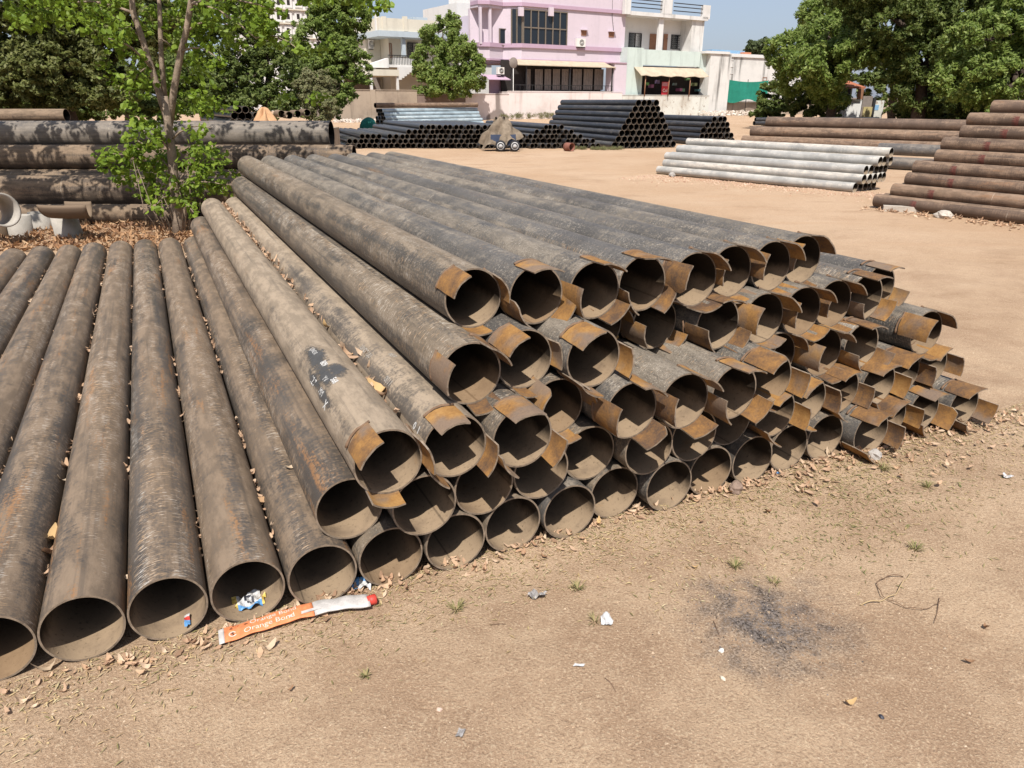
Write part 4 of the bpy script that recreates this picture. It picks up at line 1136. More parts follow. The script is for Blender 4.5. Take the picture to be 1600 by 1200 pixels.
def tree(name, base, trunk_top, r0, blobs, leafmat, label, size, nclump, per, spread, bark='bark_dark', group=None, seed=1, **kw):
    """blobs: list of (centre, radii) in world space"""
    root = empty(name, base); tag(root, label, 'tree', group)
    B = Vector(base); b = MB()
    tt = Vector(trunk_top)
    zm = sum(c[2] for c, _ in blobs)/len(blobs)      # crowns dome: the top sits further in than the skirts
    blobs = [((c[0], c[1] + 0.55*(c[2]-zm), c[2]), r) for c, r in blobs]
    limb(b, (0, 0, -0.1), tt-B, r0, r0*0.6, 6, 0.04, seed)
    cs = []
    tot = sum(r[0]*r[1]*r[2] for _, r in blobs)**1.0
    for j, (c, r) in enumerate(blobs):
        c = Vector(c)
        limb(b, tt-B, c-B, r0*0.55, r0*0.16, 6, 0.08, seed+j)
        for q in range(4):
            e = c + Vector((random.uniform(-.7, .7)*r[0], random.uniform(-.7, .7)*r[1], random.uniform(-.3, .75)*r[2]))
            limb(b, c-B, e-B, r0*0.16, r0*0.05, 4, 0.1, seed*7+j*5+q)
        cs.append(blob_points(np.array(c-B), r, max(4, int(0.70*nclump*(r[0]*r[1]*r[2])**0.8/sum((x[1][0]*x[1][1]*x[1][2])**0.8 for x in blobs)))))
    b.build('trunk', M[bark], root)
    C = np.concatenate(cs)
    # big loose clumps, each made of several tight sprays, so lit and shaded masses alternate
    k = 5
    sub = np.repeat(C, k, 0) + unit(len(C)*k)*(rng.random((len(C)*k, 1))**0.5)*spread*0.9*np.array([1.0, 1.0, 0.6])
    V, F = leaves(sub, spread*0.36*(0.6+0.8*rng.random(len(sub))), max(8, int(per*0.75)), size*0.74, **kw)
    link('crown', np_mesh('crown', V, F, M['leaf_'+leafmat]), root)
    return root
def pxblob(px, py, Y, wpx, hpx, depth=None):
    p = at(px, py, Y); m = p.y/1212*1.0
    sc_ = (at(px+50, py, Y)-at(px-50, py, Y)).length/100
    rx, rz = wpx/2*sc_, hpx/2*sc_
    return (tuple(p), (rx, depth or rx, rz))

# leafy tree in front of the cream house
tree('leafy_tree', (at(705, 150, 63).x, 63, 0), at(702, 130, 63), 0.28,
     [pxblob(690, 45, 63, 70, 55), pxblob(672, 85, 63, 60, 65), pxblob(712, 90, 62, 75, 75), pxblob(735, 110, 62.5, 55, 55), pxblob(675, 120, 62, 60, 45), pxblob(708, 125, 61.5, 80, 40)],
     'neem', 'bushy green tree rising over the wall before the cream house', 0.34, 240, 70, 0.62, seed=3, aspect=0.4, droop=0.3)
# right trees
tree('shade_tree', (at(1300, 185, 42).x, 42, 0), at(1302, 140, 42), 0.30,
     [pxblob(1232, 75, 42, 60, 60), pxblob(1280, 100, 40.5, 90, 70), pxblob(1240, 115, 43, 60, 50), pxblob(1300, 58, 44, 90, 64), pxblob(1345, 74, 40, 84, 46), pxblob(1290, 140, 42.5, 60, 34), pxblob(1325, 20, 47, 120, 70)],
     'neem', 'bright green shade tree left of the kiosk', 0.27, 620, 55, 0.50, seed=5, aspect=0.4, droop=0.25, group='trees along the right of the yard')
tree('shade_tree', (at(1440, 175, 38).x, 38, 0), at(1440, 110, 38), 0.36,
     [pxblob(1420, 20, 38, 150, 110), pxblob(1425, 88, 38.5, 80, 76), pxblob(1470, 80, 38, 120, 110), pxblob(1500, 10, 38, 160, 110), pxblob(1440, 140, 39, 110, 60), pxblob(1385, -40, 38, 160, 90), pxblob(1520, 140, 38, 110, 60)],
     'dark', 'large dark shade tree right of the kiosk', 0.26, 800, 60, 0.5, seed=6, aspect=0.4, droop=0.25, group='trees along the right of the yard')
tree('shade_tree', (at(1600, 175, 31).x, 31, 0), at(1590, 110, 31), 0.33,
     [pxblob(1560, 60, 31, 140, 90), pxblob(1520, 115, 31, 110, 60), pxblob(1600, 120, 30.5, 130, 80), pxblob(1640, 30, 31, 160, 140), pxblob(1560, 150, 31, 120, 46), pxblob(1700, 100, 31, 160, 150)],
     'neem', 'shade tree hanging over the tall rust-brown stack', 0.22, 700, 60, 0.42, seed=7, aspect=0.42, droop=0.2, group='trees along the right of the yard')
tree('wall_shrub', (at(1212, 185, 46).x, 46, 0), at(1212, 165, 46), 0.1,
     [pxblob(1212, 152, 46, 45, 50), pxblob(1198, 178, 46, 40, 22)],
     'dark', 'dark shrub against the right end of green netting', 0.22, 110, 60, 0.35, seed=8)
tree('wall_shrub', (at(1262, 185, 44).x, 44, 0), at(1265, 170, 44), 0.1,
     [pxblob(1265, 160, 44, 70, 44), pxblob(1295, 165, 44, 50, 36)],
     'dark', 'dark shrub under the shade tree left of kiosk', 0.22, 120, 60, 0.35, seed=9)
for (px, Y, w, h, py, nm) in ((1470, 43, 110, 34, 172, 'left'), (1500, 40, 150, 40, 168, 'middle'), (1600, 36, 140, 44, 165, 'right')):
    tree('undergrowth_bush', (at(px, 185, Y).x, Y, 0), at(px, 178, Y), 0.08, [pxblob(px-35, py, Y, w*.6, h), pxblob(px+35, py+3, Y, w*.6, h)],
         'dark', f'dark bush under the shade trees, {nm} one of three', 0.22, 150, 60, 0.4, seed=int(px), group='undergrowth under the right trees')
for (px, Y, nm) in ((1395, 54, 'left'), (1500, 52, 'middle'), (1610, 50, 'right')):
    tree('rear_tree', (at(px, 185, Y).x, Y, 0), at(px, 130, Y), 0.3, [pxblob(px-30, 90, Y, 100, 90), pxblob(px+35, 80, Y, 100, 90), pxblob(px, 140, Y, 120, 70), pxblob(px, 30, Y, 110, 80)],
         'dark', f'tree behind the right shade trees, {nm} of three', 0.36, 220, 60, 0.6, seed=int(px)+1, aspect=0.45, group='rear trees on the right')
for (px, Y, nm) in ((40, 21, 'leftmost'), (150, 22, 'second'), (262, 24, 'third'), (340, 30, 'fourth')):
    tree('rear_bush', (at(px, 185, Y).x, Y, 0), at(px, 165, Y), 0.08, [pxblob(px-30, 148, Y, 90, 50), pxblob(px+32, 140, Y, 90, 60), pxblob(px, 120, Y, 100, 60), pxblob(px+5, 168, Y, 110, 24)],
         'dark', f'dark bush behind the large left pipes, {nm} of four', 0.13, 240, 60, 0.3, seed=int(px)+3, group='bushes behind the large left pipes')
tree('distant_tree', (at(1184, 110, 120).x, 120, 0), at(1184, 90, 120), 0.3, [pxblob(1184, 76, 120, 30, 22)],
     'olive', 'small distant treetop above the grey-white house', 0.8, 40, 40, 1.0, seed=10)
# left background trees
tree('background_tree', (at(95, 175, 17).x, 17.5, 0), at(90, 100, 17.5), 0.16,
     [pxblob(40, 60, 17.5, 150, 120), pxblob(120, 40, 17.5, 130, 110), pxblob(90, 110, 17.5, 160, 90), pxblob(180, 90, 18, 120, 110), pxblob(-30, 110, 17.5, 120, 110), pxblob(20, -10, 17, 200, 110), pxblob(190, 10, 18, 140, 120), pxblob(170, 145, 18, 110, 40), pxblob(50, 145, 18, 120, 36)],
     'gold', 'dense dark tree at the left edge behind large pipes', 0.13, 1100, 62, 0.30, seed=11, aspect=0.5, group='trees behind the large pipes')
tree('background_tree', (at(410, 180, 27).x, 27, 0), at(420, 110, 27), 0.13,
     [pxblob(350, 60, 27, 120, 120), pxblob(380, 130, 27, 110, 70), pxblob(435, 120, 27.5, 110, 90), pxblob(330, 10, 27, 130, 80), pxblob(425, 165, 27, 110, 36), pxblob(320, 120, 27.5, 80, 70), pxblob(410, 62, 27, 70, 50)],
     'dark', 'thin leafy tree behind the sand heap', 0.15, 460, 55, 0.36, seed=12, aspect=0.5, group='trees behind the large pipes')
tree('background_tree', (at(505, 180, 31).x, 31, 0), at(510, 100, 31), 0.2,
     [pxblob(525, 25, 31, 95, 80), pxblob(500, 70, 31, 90, 90), pxblob(540, 100, 31, 70, 80), pxblob(488, 120, 31, 80, 80), pxblob(530, 145, 31, 50, 40), pxblob(505, -30, 31, 110, 80), pxblob(510, 165, 31, 60, 40)],
     'neem', 'tall leafy tree left of the cream house', 0.17, 620, 60, 0.38, seed=13, aspect=0.45, group='trees behind the large pipes')
tree('added_shade_sapling', (-7.7, 8.5, 0), (-7.6, 8.5, 2.0), 0.07,  # unseen sapling, added to throw dappled shade on the large left pipes
     [((-7.9, 8.7, 3.1), (1.3, 1.0, 0.7)), ((-6.6, 8.5, 3.5), (1.2, 1.0, 0.7)), ((-8.9, 8.6, 2.8), (1.0, 0.9, 0.6)), ((-5.8, 8.3, 2.9), (0.8, 0.8, 0.5))],
     'bright', 'unseen sapling added beyond the left frame edge to dapple large pipes', 0.10, 150, 34, 0.30, bark='bark', seed=31, aspect=0.7)
tree('dry_bush', (at(492, 180, 26).x, 26, 0), at(492, 170, 26), 0.05,
     [pxblob(490, 135, 26, 56, 50), pxblob(500, 165, 25.5, 50, 40), pxblob(515, 175, 25, 24, 40)],
     'dry', 'pale dry bush beside the brown compound wall', 0.11, 130, 55, 0.26, seed=14)
for j in range(7):                                             # the rest of the tree line beyond both frame edges
    x, y = [(-24, 24), (-31, 33), (-20, 40), (-34, 15), (34, 40), (40, 30), (33, 22)][j]
    s = 2.6
    tree('edge_tree', (x, y, 0), (x+0.3, y, 2.4), 0.25, [((x, y, 4.2), (s*1.3, s*1.3, s)), ((x+1.5, y+0.5, 5.6), (s, s, s*.8)), ((x-1.6, y, 3.4), (s, s, s*.8))],
         'dark' if j % 2 else 'neem', f'{ordn(j+1)} tree of the row beyond the frame edges', 0.32, 170, 50, 0.6, seed=40+j, aspect=0.45, group='tree line beyond the yard')

# --- the sapling in front of the large pipes
SB = Vector((-4.06, 8.85, 0))
root = empty('sapling', SB); tag(root, 'slender sapling with bright round leaves beside the big near pile', 'tree')
def sp(px, py, dy=0.0): return at(px, py, 8.85+dy) - SB
b = MB()
b.tube([(0, 0, -0.05), sp(279, 340), sp(272, 290), sp(268, 235), sp(262, 190), sp(256, 150)], [0.085, 0.064, 0.055, 0.05, 0.046, 0.043], 10)
b.tube([sp(262, 190), sp(250, 150), sp(236, 105), sp(222, 60), sp(208, 20), sp(203, -30), sp(190, -120)], [0.040, 0.040, 0.038, 0.034, 0.032, 0.028, 0.016], 8)
b.tube([sp(264, 200, .05), sp(272, 140, .05), sp(281, 90, .04), sp(292, 45, 0), sp(298, 5, 0), sp(306, -60, 0), sp(330, -150, 0)], [0.040, 0.038, 0.036, 0.033, 0.03, 0.025, 0.016], 8)
b.tube([sp(258, 160, .08), sp(252, 90, .12), sp(250, 30, .15), sp(246, -60, .2), sp(250, -160, .2)], [0.030, 0.028, 0.025, 0.02, 0.014], 8)
rl = random.Random(21)
ends = []
for (p0, p1, r0) in ((( 272, 270), (200, 215), .014), ((270, 280), (175, 240), .014), ((272, 290), (330, 255), .012), ((270, 300), (355, 290), .012), ((268, 240), (215, 190), .012),
                     ((266, 220), (330, 200), .012), ((272, 310), (240, 330), .01), ((274, 320), (305, 335), .01), ((240, 110), (170, 60), .014), ((222, 60), (140, 15), .014), ((290, 50), (360, 40), .014),
                     ((285, 80), (345, 95), .012), ((298, 5), (400, 60), .016), ((298, 5), (440, 20), .016), ((208, 20), (90, 10), .016), ((250, 60), (300, 120), .01), ((236, 105), (200, 150), .01), ((300, -20), (480, -30), .02), ((400, 60), (470, 80), .008), ((480, -30), (600, -12), .014)):
    d0, d1 = rl.uniform(-.15, .15), rl.uniform(-.7, .5)
    a, c = sp(*p0), sp(p1[0], p1[1], d1)
    pts = [a.lerp(c, t) + Vector((0, 0, 0.08*math.sin(math.pi*t))) for t in (0, .25, .5, .75, 1)]
    b.tube(pts, [r0, r0*.85, r0*.7, r0*.55, r0*.4], 6); ends += pts[1:]
b.build('trunk', M['bark'], root)
b = MB()                                                       # bare shoots at the foot
for i in range(16):
    x, y = rl.uniform(-.35, .35), rl.uniform(-.3, .3)
    b.tube([(x*.4, y*.4, 0), (x*.8, y*.8, .3), (x+rl.uniform(-.15, .15), y, rl.uniform(.5, .9))], [.007, .005, .003], 5)
b.build('shoot', M['bark'], root)
C = []
def fill(px0, py0, px1, py1, n, d0=-.6, d1=.6):
    for _ in range(n): C.append(tuple(sp(rl.uniform(px0, px1), rl.uniform(py0, py1), rl.uniform(d0, d1))))
fill(185, 232, 335, 300, 40, -.3, .5); fill(155, 230, 235, 262, 16, -.3, .3); fill(190, 190, 245, 235, 14); fill(290, 195, 330, 240, 6); fill(225, 288, 320, 318, 16, -.25, .4)
fill(300, 235, 368, 300, 16, -.2, .4); fill(285, 120, 330, 190, 9); fill(190, 120, 240, 190, 10); fill(240, 120, 290, 200, 10, .15, .6); fill(300, 150, 360, 230, 6)
fill(0, -10, 140, 40, 46, -1, 1); fill(130, 0, 200, 60, 20, -.8, .8); fill(200, -5, 320, 60, 26, .05, .9); fill(300, 0, 430, 75, 42); fill(160, 60, 225, 130, 10); fill(300, 60, 340, 130, 8); fill(225, 60, 300, 130, 10, .1, .6); fill(395, 30, 420, 60, 4); fill(570, -25, 625, 14, 8, -.3, .3); fill(460, -40, 570, 2, 16)
fill(440, 140, 500, 170, 3, -.2, .2); fill(475, 70, 535, 85, 3, -.2, .2)
fill(-80, -330, 520, -40, 260, -1.2, 1.0)                      # the crown goes on above the frame
for e in ends:
    if rl.random() < .7: C.append(tuple(e))
V, F = leaves(C, 0.12*(0.6+0.8*rng.random(len(C))), 14, 0.066, aspect=0.7, up=0.45, hexa=True)
link('crown', np_mesh('crown', V, F, M['leaf_bright']), root)

# ------------------------------------------------------------------ covered machine and small yard things
M['tarp'] = mat_plain('dusty_brown_tarpaulin', (0.185, 0.145, 0.105), 0.9, 0.1, 0.3, 7, 0, 0.8)
M['rubber'] = mat_plain('black_rubber', (0.022, 0.022, 0.024), 0.8, 0.2)
M['hub'] = mat_plain('chalky_white_hub', (0.42, 0.41, 0.40), 0.6, 0.3)
M['navy'] = mat_plain('dark_blue_enamel', (0.035, 0.05, 0.09), 0.45, 0.5)
mroot = empty('covered_machine', (-0.38, 24.55, 0)); tag(mroot, 'small wheeled machine under a brown tarpaulin before the low pile', 'machine')
n, m = 64, 16; V, F = [], []
for j in range(m+1):
    t = j/m
    for i in range(n):
        a = 2*math.pi*i/n
        r_ = (0.16 + 0.46*t**1.1)*(1 + 0.15*t*math.sin(5*a+1) + 0.12*t*math.sin(9*a+2*t) + 0.05*t*math.sin(23*a)) + 0.07*math.sin(3*a+7*t)*t*(1-t)*4
        hem = 0.26 + 0.16*math.cos(a-0.6) + 0.08*math.sin(5*a)
        z = 0.98 - (0.98-hem)*t**1.25 + 0.05*math.sin(7*a+9*t)*t + (0.05*math.sin(3*a) if j < 3 else 0)
        V.append((r_*math.cos(a)*1.0, r_*math.sin(a)*0.75, z))
for j in range(m):
    for i in range(n): F.append((j*n+i, j*n+(i+1) % n, (j+1)*n+(i+1) % n, (j+1)*n+i))
V.append((0, 0, 1.0)); me = np_mesh('tarpaulin', V[:-1], F, M['tarp'], True)
link('tarpaulin', me, mroot)
mb = MB(); mb.box(-0.3, 0.5, -0.35, 0.3, 0.17, 0.5); mb.build('body', M['navy'], mroot)
for wx, wy in ((0.02, -0.52), (0.47, -0.52), (0.02, 0.3), (0.47, 0.3)):
    mb = MB()
    mb.lathe([(0.07, -0.045), (0.15, -0.05), (0.17, -0.03), (0.17, 0.03), (0.15, 0.05), (0.07, 0.045)], 24)
    w = mb.build('wheel', M['rubber'], mroot, (wx, wy, 0.17), (math.pi/2, 0, 0))
    mb = MB(); mb.lathe([(0.0, 0.045), (0.05, 0.05), (0.055, 0.03), (0.115, 0.055), (0.125, 0.035)], 20); mb.build('hub', M['hub'], w)
mb = MB(); mb.tube([(0.25, -0.5, 0.17), (0.25, 0.28, 0.17)], [0.03, 0.03], 8); mb.build('axle', M['iron'], mroot)
mb = MB(); mb.lathe([(0.0, 0.0), (0.13, 0.0), (0.135, 0.1), (0.128, 0.12), (0.128, 0.26), (0.135, 0.28), (0.12, 0.28), (0.11, 0.03)], 24)
p = gp(884, 236)
tag(mb.build('rusty_pail', mat_plain('rusty_red_metal', (0.20, 0.085, 0.06), 0.8, 0.2, 0.25, 10), None, (p.x, p.y, 0.13), (R(90), 0, R(40))), 'rusty red pail lying before the low black pile', 'pail')
n, m = 20, 12; V, F = [], []
for j in range(m+1):
    for i in range(n):
        a, e = 2*math.pi*i/n, math.pi*(j/m)
        k_ = 1+0.13*math.sin(3*a+2*e)+0.08*math.sin(7*a-3*e)
        V.append((0.36*k_*math.sin(e)*math.cos(a), 0.3*k_*math.sin(e)*math.sin(a), 0.42-0.42*math.cos(e)*(0.95+0.06*math.sin(4*a))))
for j in range(m):
    for i in range(n): F.append((j*n+i, j*n+(i+1) % n, (j+1)*n+(i+1) % n, (j+1)*n+i))
p = at(576, 190, 33)
tag(link('net_bundle', np_mesh('net_bundle', V, F, mat_plain('teal_net', (0.03, 0.19, 0.15), 0.8, 0.2, 0.25, 18, 0, 0.8), True), None, (p.x, 33, 0)), 'crumpled teal net bundle at the ends of pale blue pipes', 'net')

# ------------------------------------------------------------------ loose ground cover
def chips(name, P, size, mat, label, flat=0.6):
    """irregular little tetrahedron-like stones"""
    P = np.asarray(P, float); n = len(P); base = np.array([[1, 0, -.4], [-.5, .87, -.4], [-.5, -.87, -.4], [0.15, 0.1, .8], [-0.35, 0.05, .6]])
    s = np.asarray(size, float).reshape(-1, 1, 1)*np.ones((n, 1, 1))
    th = rng.random(n)*6.283; c, si = np.cos(th), np.sin(th)
    Rm = np.zeros((n, 3, 3)); Rm[:, 0, 0] = c; Rm[:, 0, 1] = -si; Rm[:, 1, 0] = si; Rm[:, 1, 1] = c; Rm[:, 2, 2] = 1
    L = base[None]*(0.6+0.8*rng.random((n, 5, 3)))*s*np.array([1, 0.8, flat])
    V = (np.einsum('nij,nkj->nki', Rm, L) + P[:, None, :]).reshape(-1, 3)
    f = np.array([[0, 1, 3], [1, 4, 3], [1, 2, 4], [2, 3, 4], [2, 0, 3], [0, 2, 1]])
    F = (np.arange(n)[:, None, None]*5 + f[None]).reshape(-1, 3)
    return tag(link(name, np_mesh(name, V, F, mat)), label, None, None, 'stuff')
def on_ground(x, y, dz=0.0): return np.stack([x, y, ground_h(x, y)+dz], 1)
M['grit'] = mat_leaf('sand_grit', [(0.45, 0.33, 0.22), (0.24, 0.155, 0.10), (0.55, 0.44, 0.32), (0.15, 0.105, 0.075), (0.38, 0.26, 0.165)], 0, 0.9, 0.15)
k_ = 70000
y = 1.0 + 3.8*rng.random(k_)**1.5; x = (rng.random(k_)-0.45)*(1.5+1.05*y)*1.35
uu = (x-P0.x)*RU.x+(y-P0.y)*RU.y; vv = (x-P0.x)*AV.x+(y-P0.y)*AV.y
ok = (vv < 0.03) | (uu > 4.2); x, y = x[ok], y[ok]
chips('sand_grit', on_ground(x, y), 0.0012+0.0034*rng.random(len(x))**3, M['grit'], 'fine grit over the sandy foreground')
k_ = 900
y = 1.0+4.5*rng.random(k_)**1.3; x = (rng.random(k_)-0.42)*(1.5+1.05*y)*1.4
uu = (x-P0.x)*RU.x+(y-P0.y)*RU.y; vv = (x-P0.x)*AV.x+(y-P0.y)*AV.y
ok = (vv < -0.02) | (uu > 4.3); x, y = x[ok], y[ok]
chips('pebbles', on_ground(x, y), 0.004+0.006*rng.random(len(x))**2, M['grit'], 'scattered small pebbles over the sandy foreground')
# straw and dry grass bits
M['straw'] = mat_leaf('straw', [(0.50, 0.38, 0.20), (0.40, 0.28, 0.14), (0.30, 0.20, 0.11), (0.55, 0.45, 0.28), (0.20, 0.17, 0.07)], 0.1, 0.9, 0.1)
def slivers(name, P, length, width, mat, label, tilt=0.25):
    P = np.asarray(P, float); n = len(P)
    th = rng.random(n)*6.283; a = np.stack([np.cos(th), np.sin(th), tilt*(rng.random(n)-0.3)], 1)
    b = np.stack([-np.sin(th), np.cos(th), 0.5*(rng.random(n)-0.5)], 1)
    L = (length*(0.4+rng.random(n)))[:, None]*0.5; Wd = (width*(0.5+rng.random(n)))[:, None]*0.5
    mid = P + np.array([0, 0, 1])*L*0.25*rng.random((n, 1))
    V = np.stack([P-a*L, mid-b*Wd, P+a*L, mid+b*Wd], 1).reshape(-1, 3)
    return tag(link(name, np_mesh(name, V, np.arange(4*n).reshape(-1, 4), mat)), label, None, None, 'stuff')
def uvline(u, v): return P0.x + RU.x*u + AV.x*v, P0.y + RU.y*u + AV.y*v
n = 7000; u = rng.random(n)*6.2-1.7; v = -np.abs(rng.normal(size=n))*0.15+0.03; x, y = uvline(u, v)
n2 = 2600; u2 = 1.6+3.6*rng.random(n2); v2 = -0.05-0.5*rng.random(n2)**1.4; x2, y2 = uvline(u2, v2)
x, y = np.concatenate([x, x2]), np.concatenate([y, y2])
slivers('straw_litter', on_ground(x, y, 0.004), 0.022, 0.0035, M['straw'], 'straw and grass bits along the foot of the near pile')

# dry leaves
M['dryleaf'] = mat_leaf('dry_leaf', [(0.52, 0.34, 0.21), (0.62, 0.43, 0.28), (0.42, 0.25, 0.15), (0.66, 0.50, 0.35), (0.56, 0.38, 0.25), (0.30, 0.185, 0.115)], 0.25, 0.8, 0.2)
def leaf_verts(size, curl, fold, r):
    """one curled leaf: 7 stations x 3 points"""
    V = []
    for i in range(6):
        t = i/5; w = size*0.21*math.sin(math.pi*min(1, t*0.92+0.06))**0.8*(1+0.25*r.uniform(-1, 1))
        x_ = size*(t-0.5); z_ = curl*size*((t-0.5)**2*2.2) + 0.04*size*r.uniform(-1, 1)
        V += [(x_, -w, z_+fold*w+0.03*size*r.uniform(-1, 1)), (x_, 0, z_), (x_, w, z_+fold*w+0.03*size*r.uniform(-1, 1))]
    F = []
    for i in range(5):
        for j in range(2): q = i*3+j; F.append((q, q+1, q+4, q+3))
    return V, F
def leaf_pile(name, pts, label, smin, smax, seed, mat=None, tilt=0.4):
    r = random.Random(seed); VV, FF = [], []
    for p in pts:
        V, F = leaf_verts(r.uniform(smin, smax), r.uniform(-0.2, 1.3), r.uniform(-0.1, 0.7), r)
        Mx = Matrix.Rotation(r.uniform(0, 6.28), 3, 'Z') @ Matrix.Rotation(r.gauss(0, tilt), 3, 'X') @ Matrix.Rotation(r.gauss(0, tilt*.8), 3, 'Y')
        o = len(VV); VV += [tuple(Mx @ Vector(v) + Vector(p)) for v in V]; FF += [tuple(o+i for i in f) for f in F]
    return tag(link(name, np_mesh(name, VV, FF, mat or M['dryleaf'], True)), label, None, None, 'stuff')
def groove(k, u, v): # point resting in the valley between two pipes of layer k
    p = P0 + RU*(u*GAP*D) + AV*v; p.z = D/2+k*HZ; return p
rl = random.Random(77)
# the thick strip between the two sand-coated pipes
pts = []
for i in range(700):
    v = 5.95*(1-rl.random()**1.7*0.98); dens = 0.25+0.75*max(0, (v-2.2)/3.7)
    if rl.random() > dens: continue
    off = rl.gauss(0, 0.016)
    p = groove(2, 4.5, v) + RU*off; p.z += 0.012 + rl.random()*0.040 + abs(off)*0.5; pts.append(p)
leaf_pile('leaf_strip', pts, 'dry leaves filling the groove between two sand-coated pipes', 0.03, 0.062, 1)
pts = []
for (k, us, n_, vmax) in ((0, (-3.5, -2.5, -1.5, -.5, .5, 1.5, 2.5), 95, 6.0), (4, (6.5, 7.5, 8.5, 9.5, 10.5, 11.5), 40, 5.9), (3, (6.0,), 10, 2.0)):
    for u in us:
        if u > 2: n2 = n_*2
        else: n2 = n_
        for i in range(n2):
            v = (0.15 if k == 0 else 0.5)+(vmax-0.4)*rl.random(); cl = math.sin(v*3.1+u*5)+math.sin(v*7.3+u*2)
            if cl < (0.5 if k == 4 else -0.2): continue
            p = groove(k, u, v); p.z += (0.005 if k == 0 else 0.018)+0.03*rl.random(); p += RU*rl.gauss(0, 0.010); pts.append(p)
leaf_pile('groove_leaves', pts, 'dry leaf bits caught in the grooves between pipes', 0.022, 0.05, 2)
# litter along the foot of the pile
pts = []
for i in range(1300):
    u = -1.5+5.7*rl.random()**0.8; v = 0.03-abs(rl.gauss(0, 0.055)) - (0.03 if u < 0.5 else 0)
    dens = 0.35+0.65*abs(math.sin(u*4.1+1)*math.sin(u*1.7))
    if rl.random() > dens: continue
    xx, yy = uvline(u, v); pts.append((xx, yy, gz(xx, yy)+0.003+0.008*rl.random()))
leaf_pile('foot_litter', pts, 'broken dry leaves along the foot of the near pile', 0.014, 0.040, 3, None, 0.2)
pts = []
for i in range(170):
    u = 2.6+1.9*rl.random(); v = -0.02-abs(rl.gauss(0, 0.14)); xx, yy = uvline(u, v); pts.append((xx, yy, gz(xx, yy)+0.006+0.014*rl.random()))
leaf_pile('corner_litter', pts, 'pinkish dry leaves heaped at the right corner of near pile', 0.015, 0.045, 4, None, 0.25)
# deep litter under the sapling
pts = []
for i in range(1500):
    px, py = rl.uniform(-40, 300), rl.uniform(347, 392); p = gp(px, py)
    pts.append((p.x, p.y, gz(p.x, p.y)+0.008+0.03*rl.random()))
for i in range(500):
    xx, yy = rl.uniform(-8, -3.3), rl.uniform(7.7, 9.5); pts.append((xx, yy, gz(xx, yy)+0.01))
leaf_pile('sapling_litter', pts, 'carpet of dry leaves under the sapling', 0.05, 0.11, 5, mat_leaf('brown_dry_leaf', [(0.36, 0.20, 0.10), (0.46, 0.28, 0.15), (0.26, 0.135, 0.07), (0.50, 0.34, 0.20), (0.20, 0.11, 0.065)], 0.2, 0.8, 0.2))
pts = []
for i in range(420):
    s_ = rl.random(); q = Vector((5.55, 11.2, 0)).lerp(Vector((8.6, 6.7, 0)), s_) + Vector((-0.15+rl.gauss(0, .12), rl.gauss(0, .1)-0.15, 0)); pts.append((q.x, q.y, gz(q.x, q.y)+0.01))
leaf_pile('stack_litter', pts, 'dry leaves along the foot of the tall rust-brown stack', 0.04, 0.09, 6)
# chips and leaves before the pale grey pile
P = []
for i in range(2600):
    s_ = rl.random(); q = Vector((3.1, 16.5, 0)).lerp(Vector((6.9, 12.6, 0)), s_) + Vector((-0.75, -0.65, 0))*abs(rl.gauss(0, .55)); P.append((q.x, q.y, 0.0))
P = np.array(P); P[:, 2] = ground_h(P[:, 0], P[:, 1])
chips('gravel_strip', P, 0.012+0.022*rng.random(len(P)), mat_leaf('reddish_chips', [(0.34, 0.20, 0.13), (0.42, 0.28, 0.19), (0.27, 0.15, 0.1), (0.5, 0.37, 0.27)], 0, 0.9, 0.1), 'reddish chips strewn before the pale grey pile')
# rubble and weeds along the compound wall
P = []
for i in range(420):
    q = HO + HR*rl.uniform(-0.2, 5.5) - HD*(0.1+abs(rl.gauss(0, .8))); P.append((q.x, q.y, rl.uniform(0, .25)*math.exp(-0.2)))
for i in range(500):
    q = HO + HR*rl.uniform(38, 50) - HD*(0.1+abs(rl.gauss(0, .7))); P.append((q.x, q.y, rl.uniform(0, .5)))
chips('wall_rubble', P, 0.06+0.12*rng.random(len(P)), mat_leaf('pale_rubble', [(0.42, 0.33, 0.26), (0.55, 0.47, 0.40), (0.32, 0.22, 0.17), (0.62, 0.58, 0.5)], 0, 0.9, 0.1), 'pale rubble heaped along the compound wall')
C = [tuple(HO + HR*rl.uniform(14.5, 20) - HD*rl.uniform(0.2, .9) + Vector((0, 0, rl.uniform(0.1, .45)))) for _ in range(60)]
V, F = leaves(C, 0.22, 26, 0.22, aspect=0.12, up=-0.3)
tag(link('wall_weeds', np_mesh('wall_weeds', V, F, M['leaf_dry'])), 'pale weeds growing along the white wall', None, None, 'stuff')
C = [(rl.uniform(2.0, 3.6), rl.uniform(24.7, 25.3), 0.03) for _ in range(70)]
V, F = leaves(C, 0.1, 20, 0.1, aspect=0.15, up=-0.3)
tag(link('yard_grass', np_mesh('yard_grass', V, F, M['leaf_dry'])), 'thin dry grass before the black piles', None, None, 'stuff')

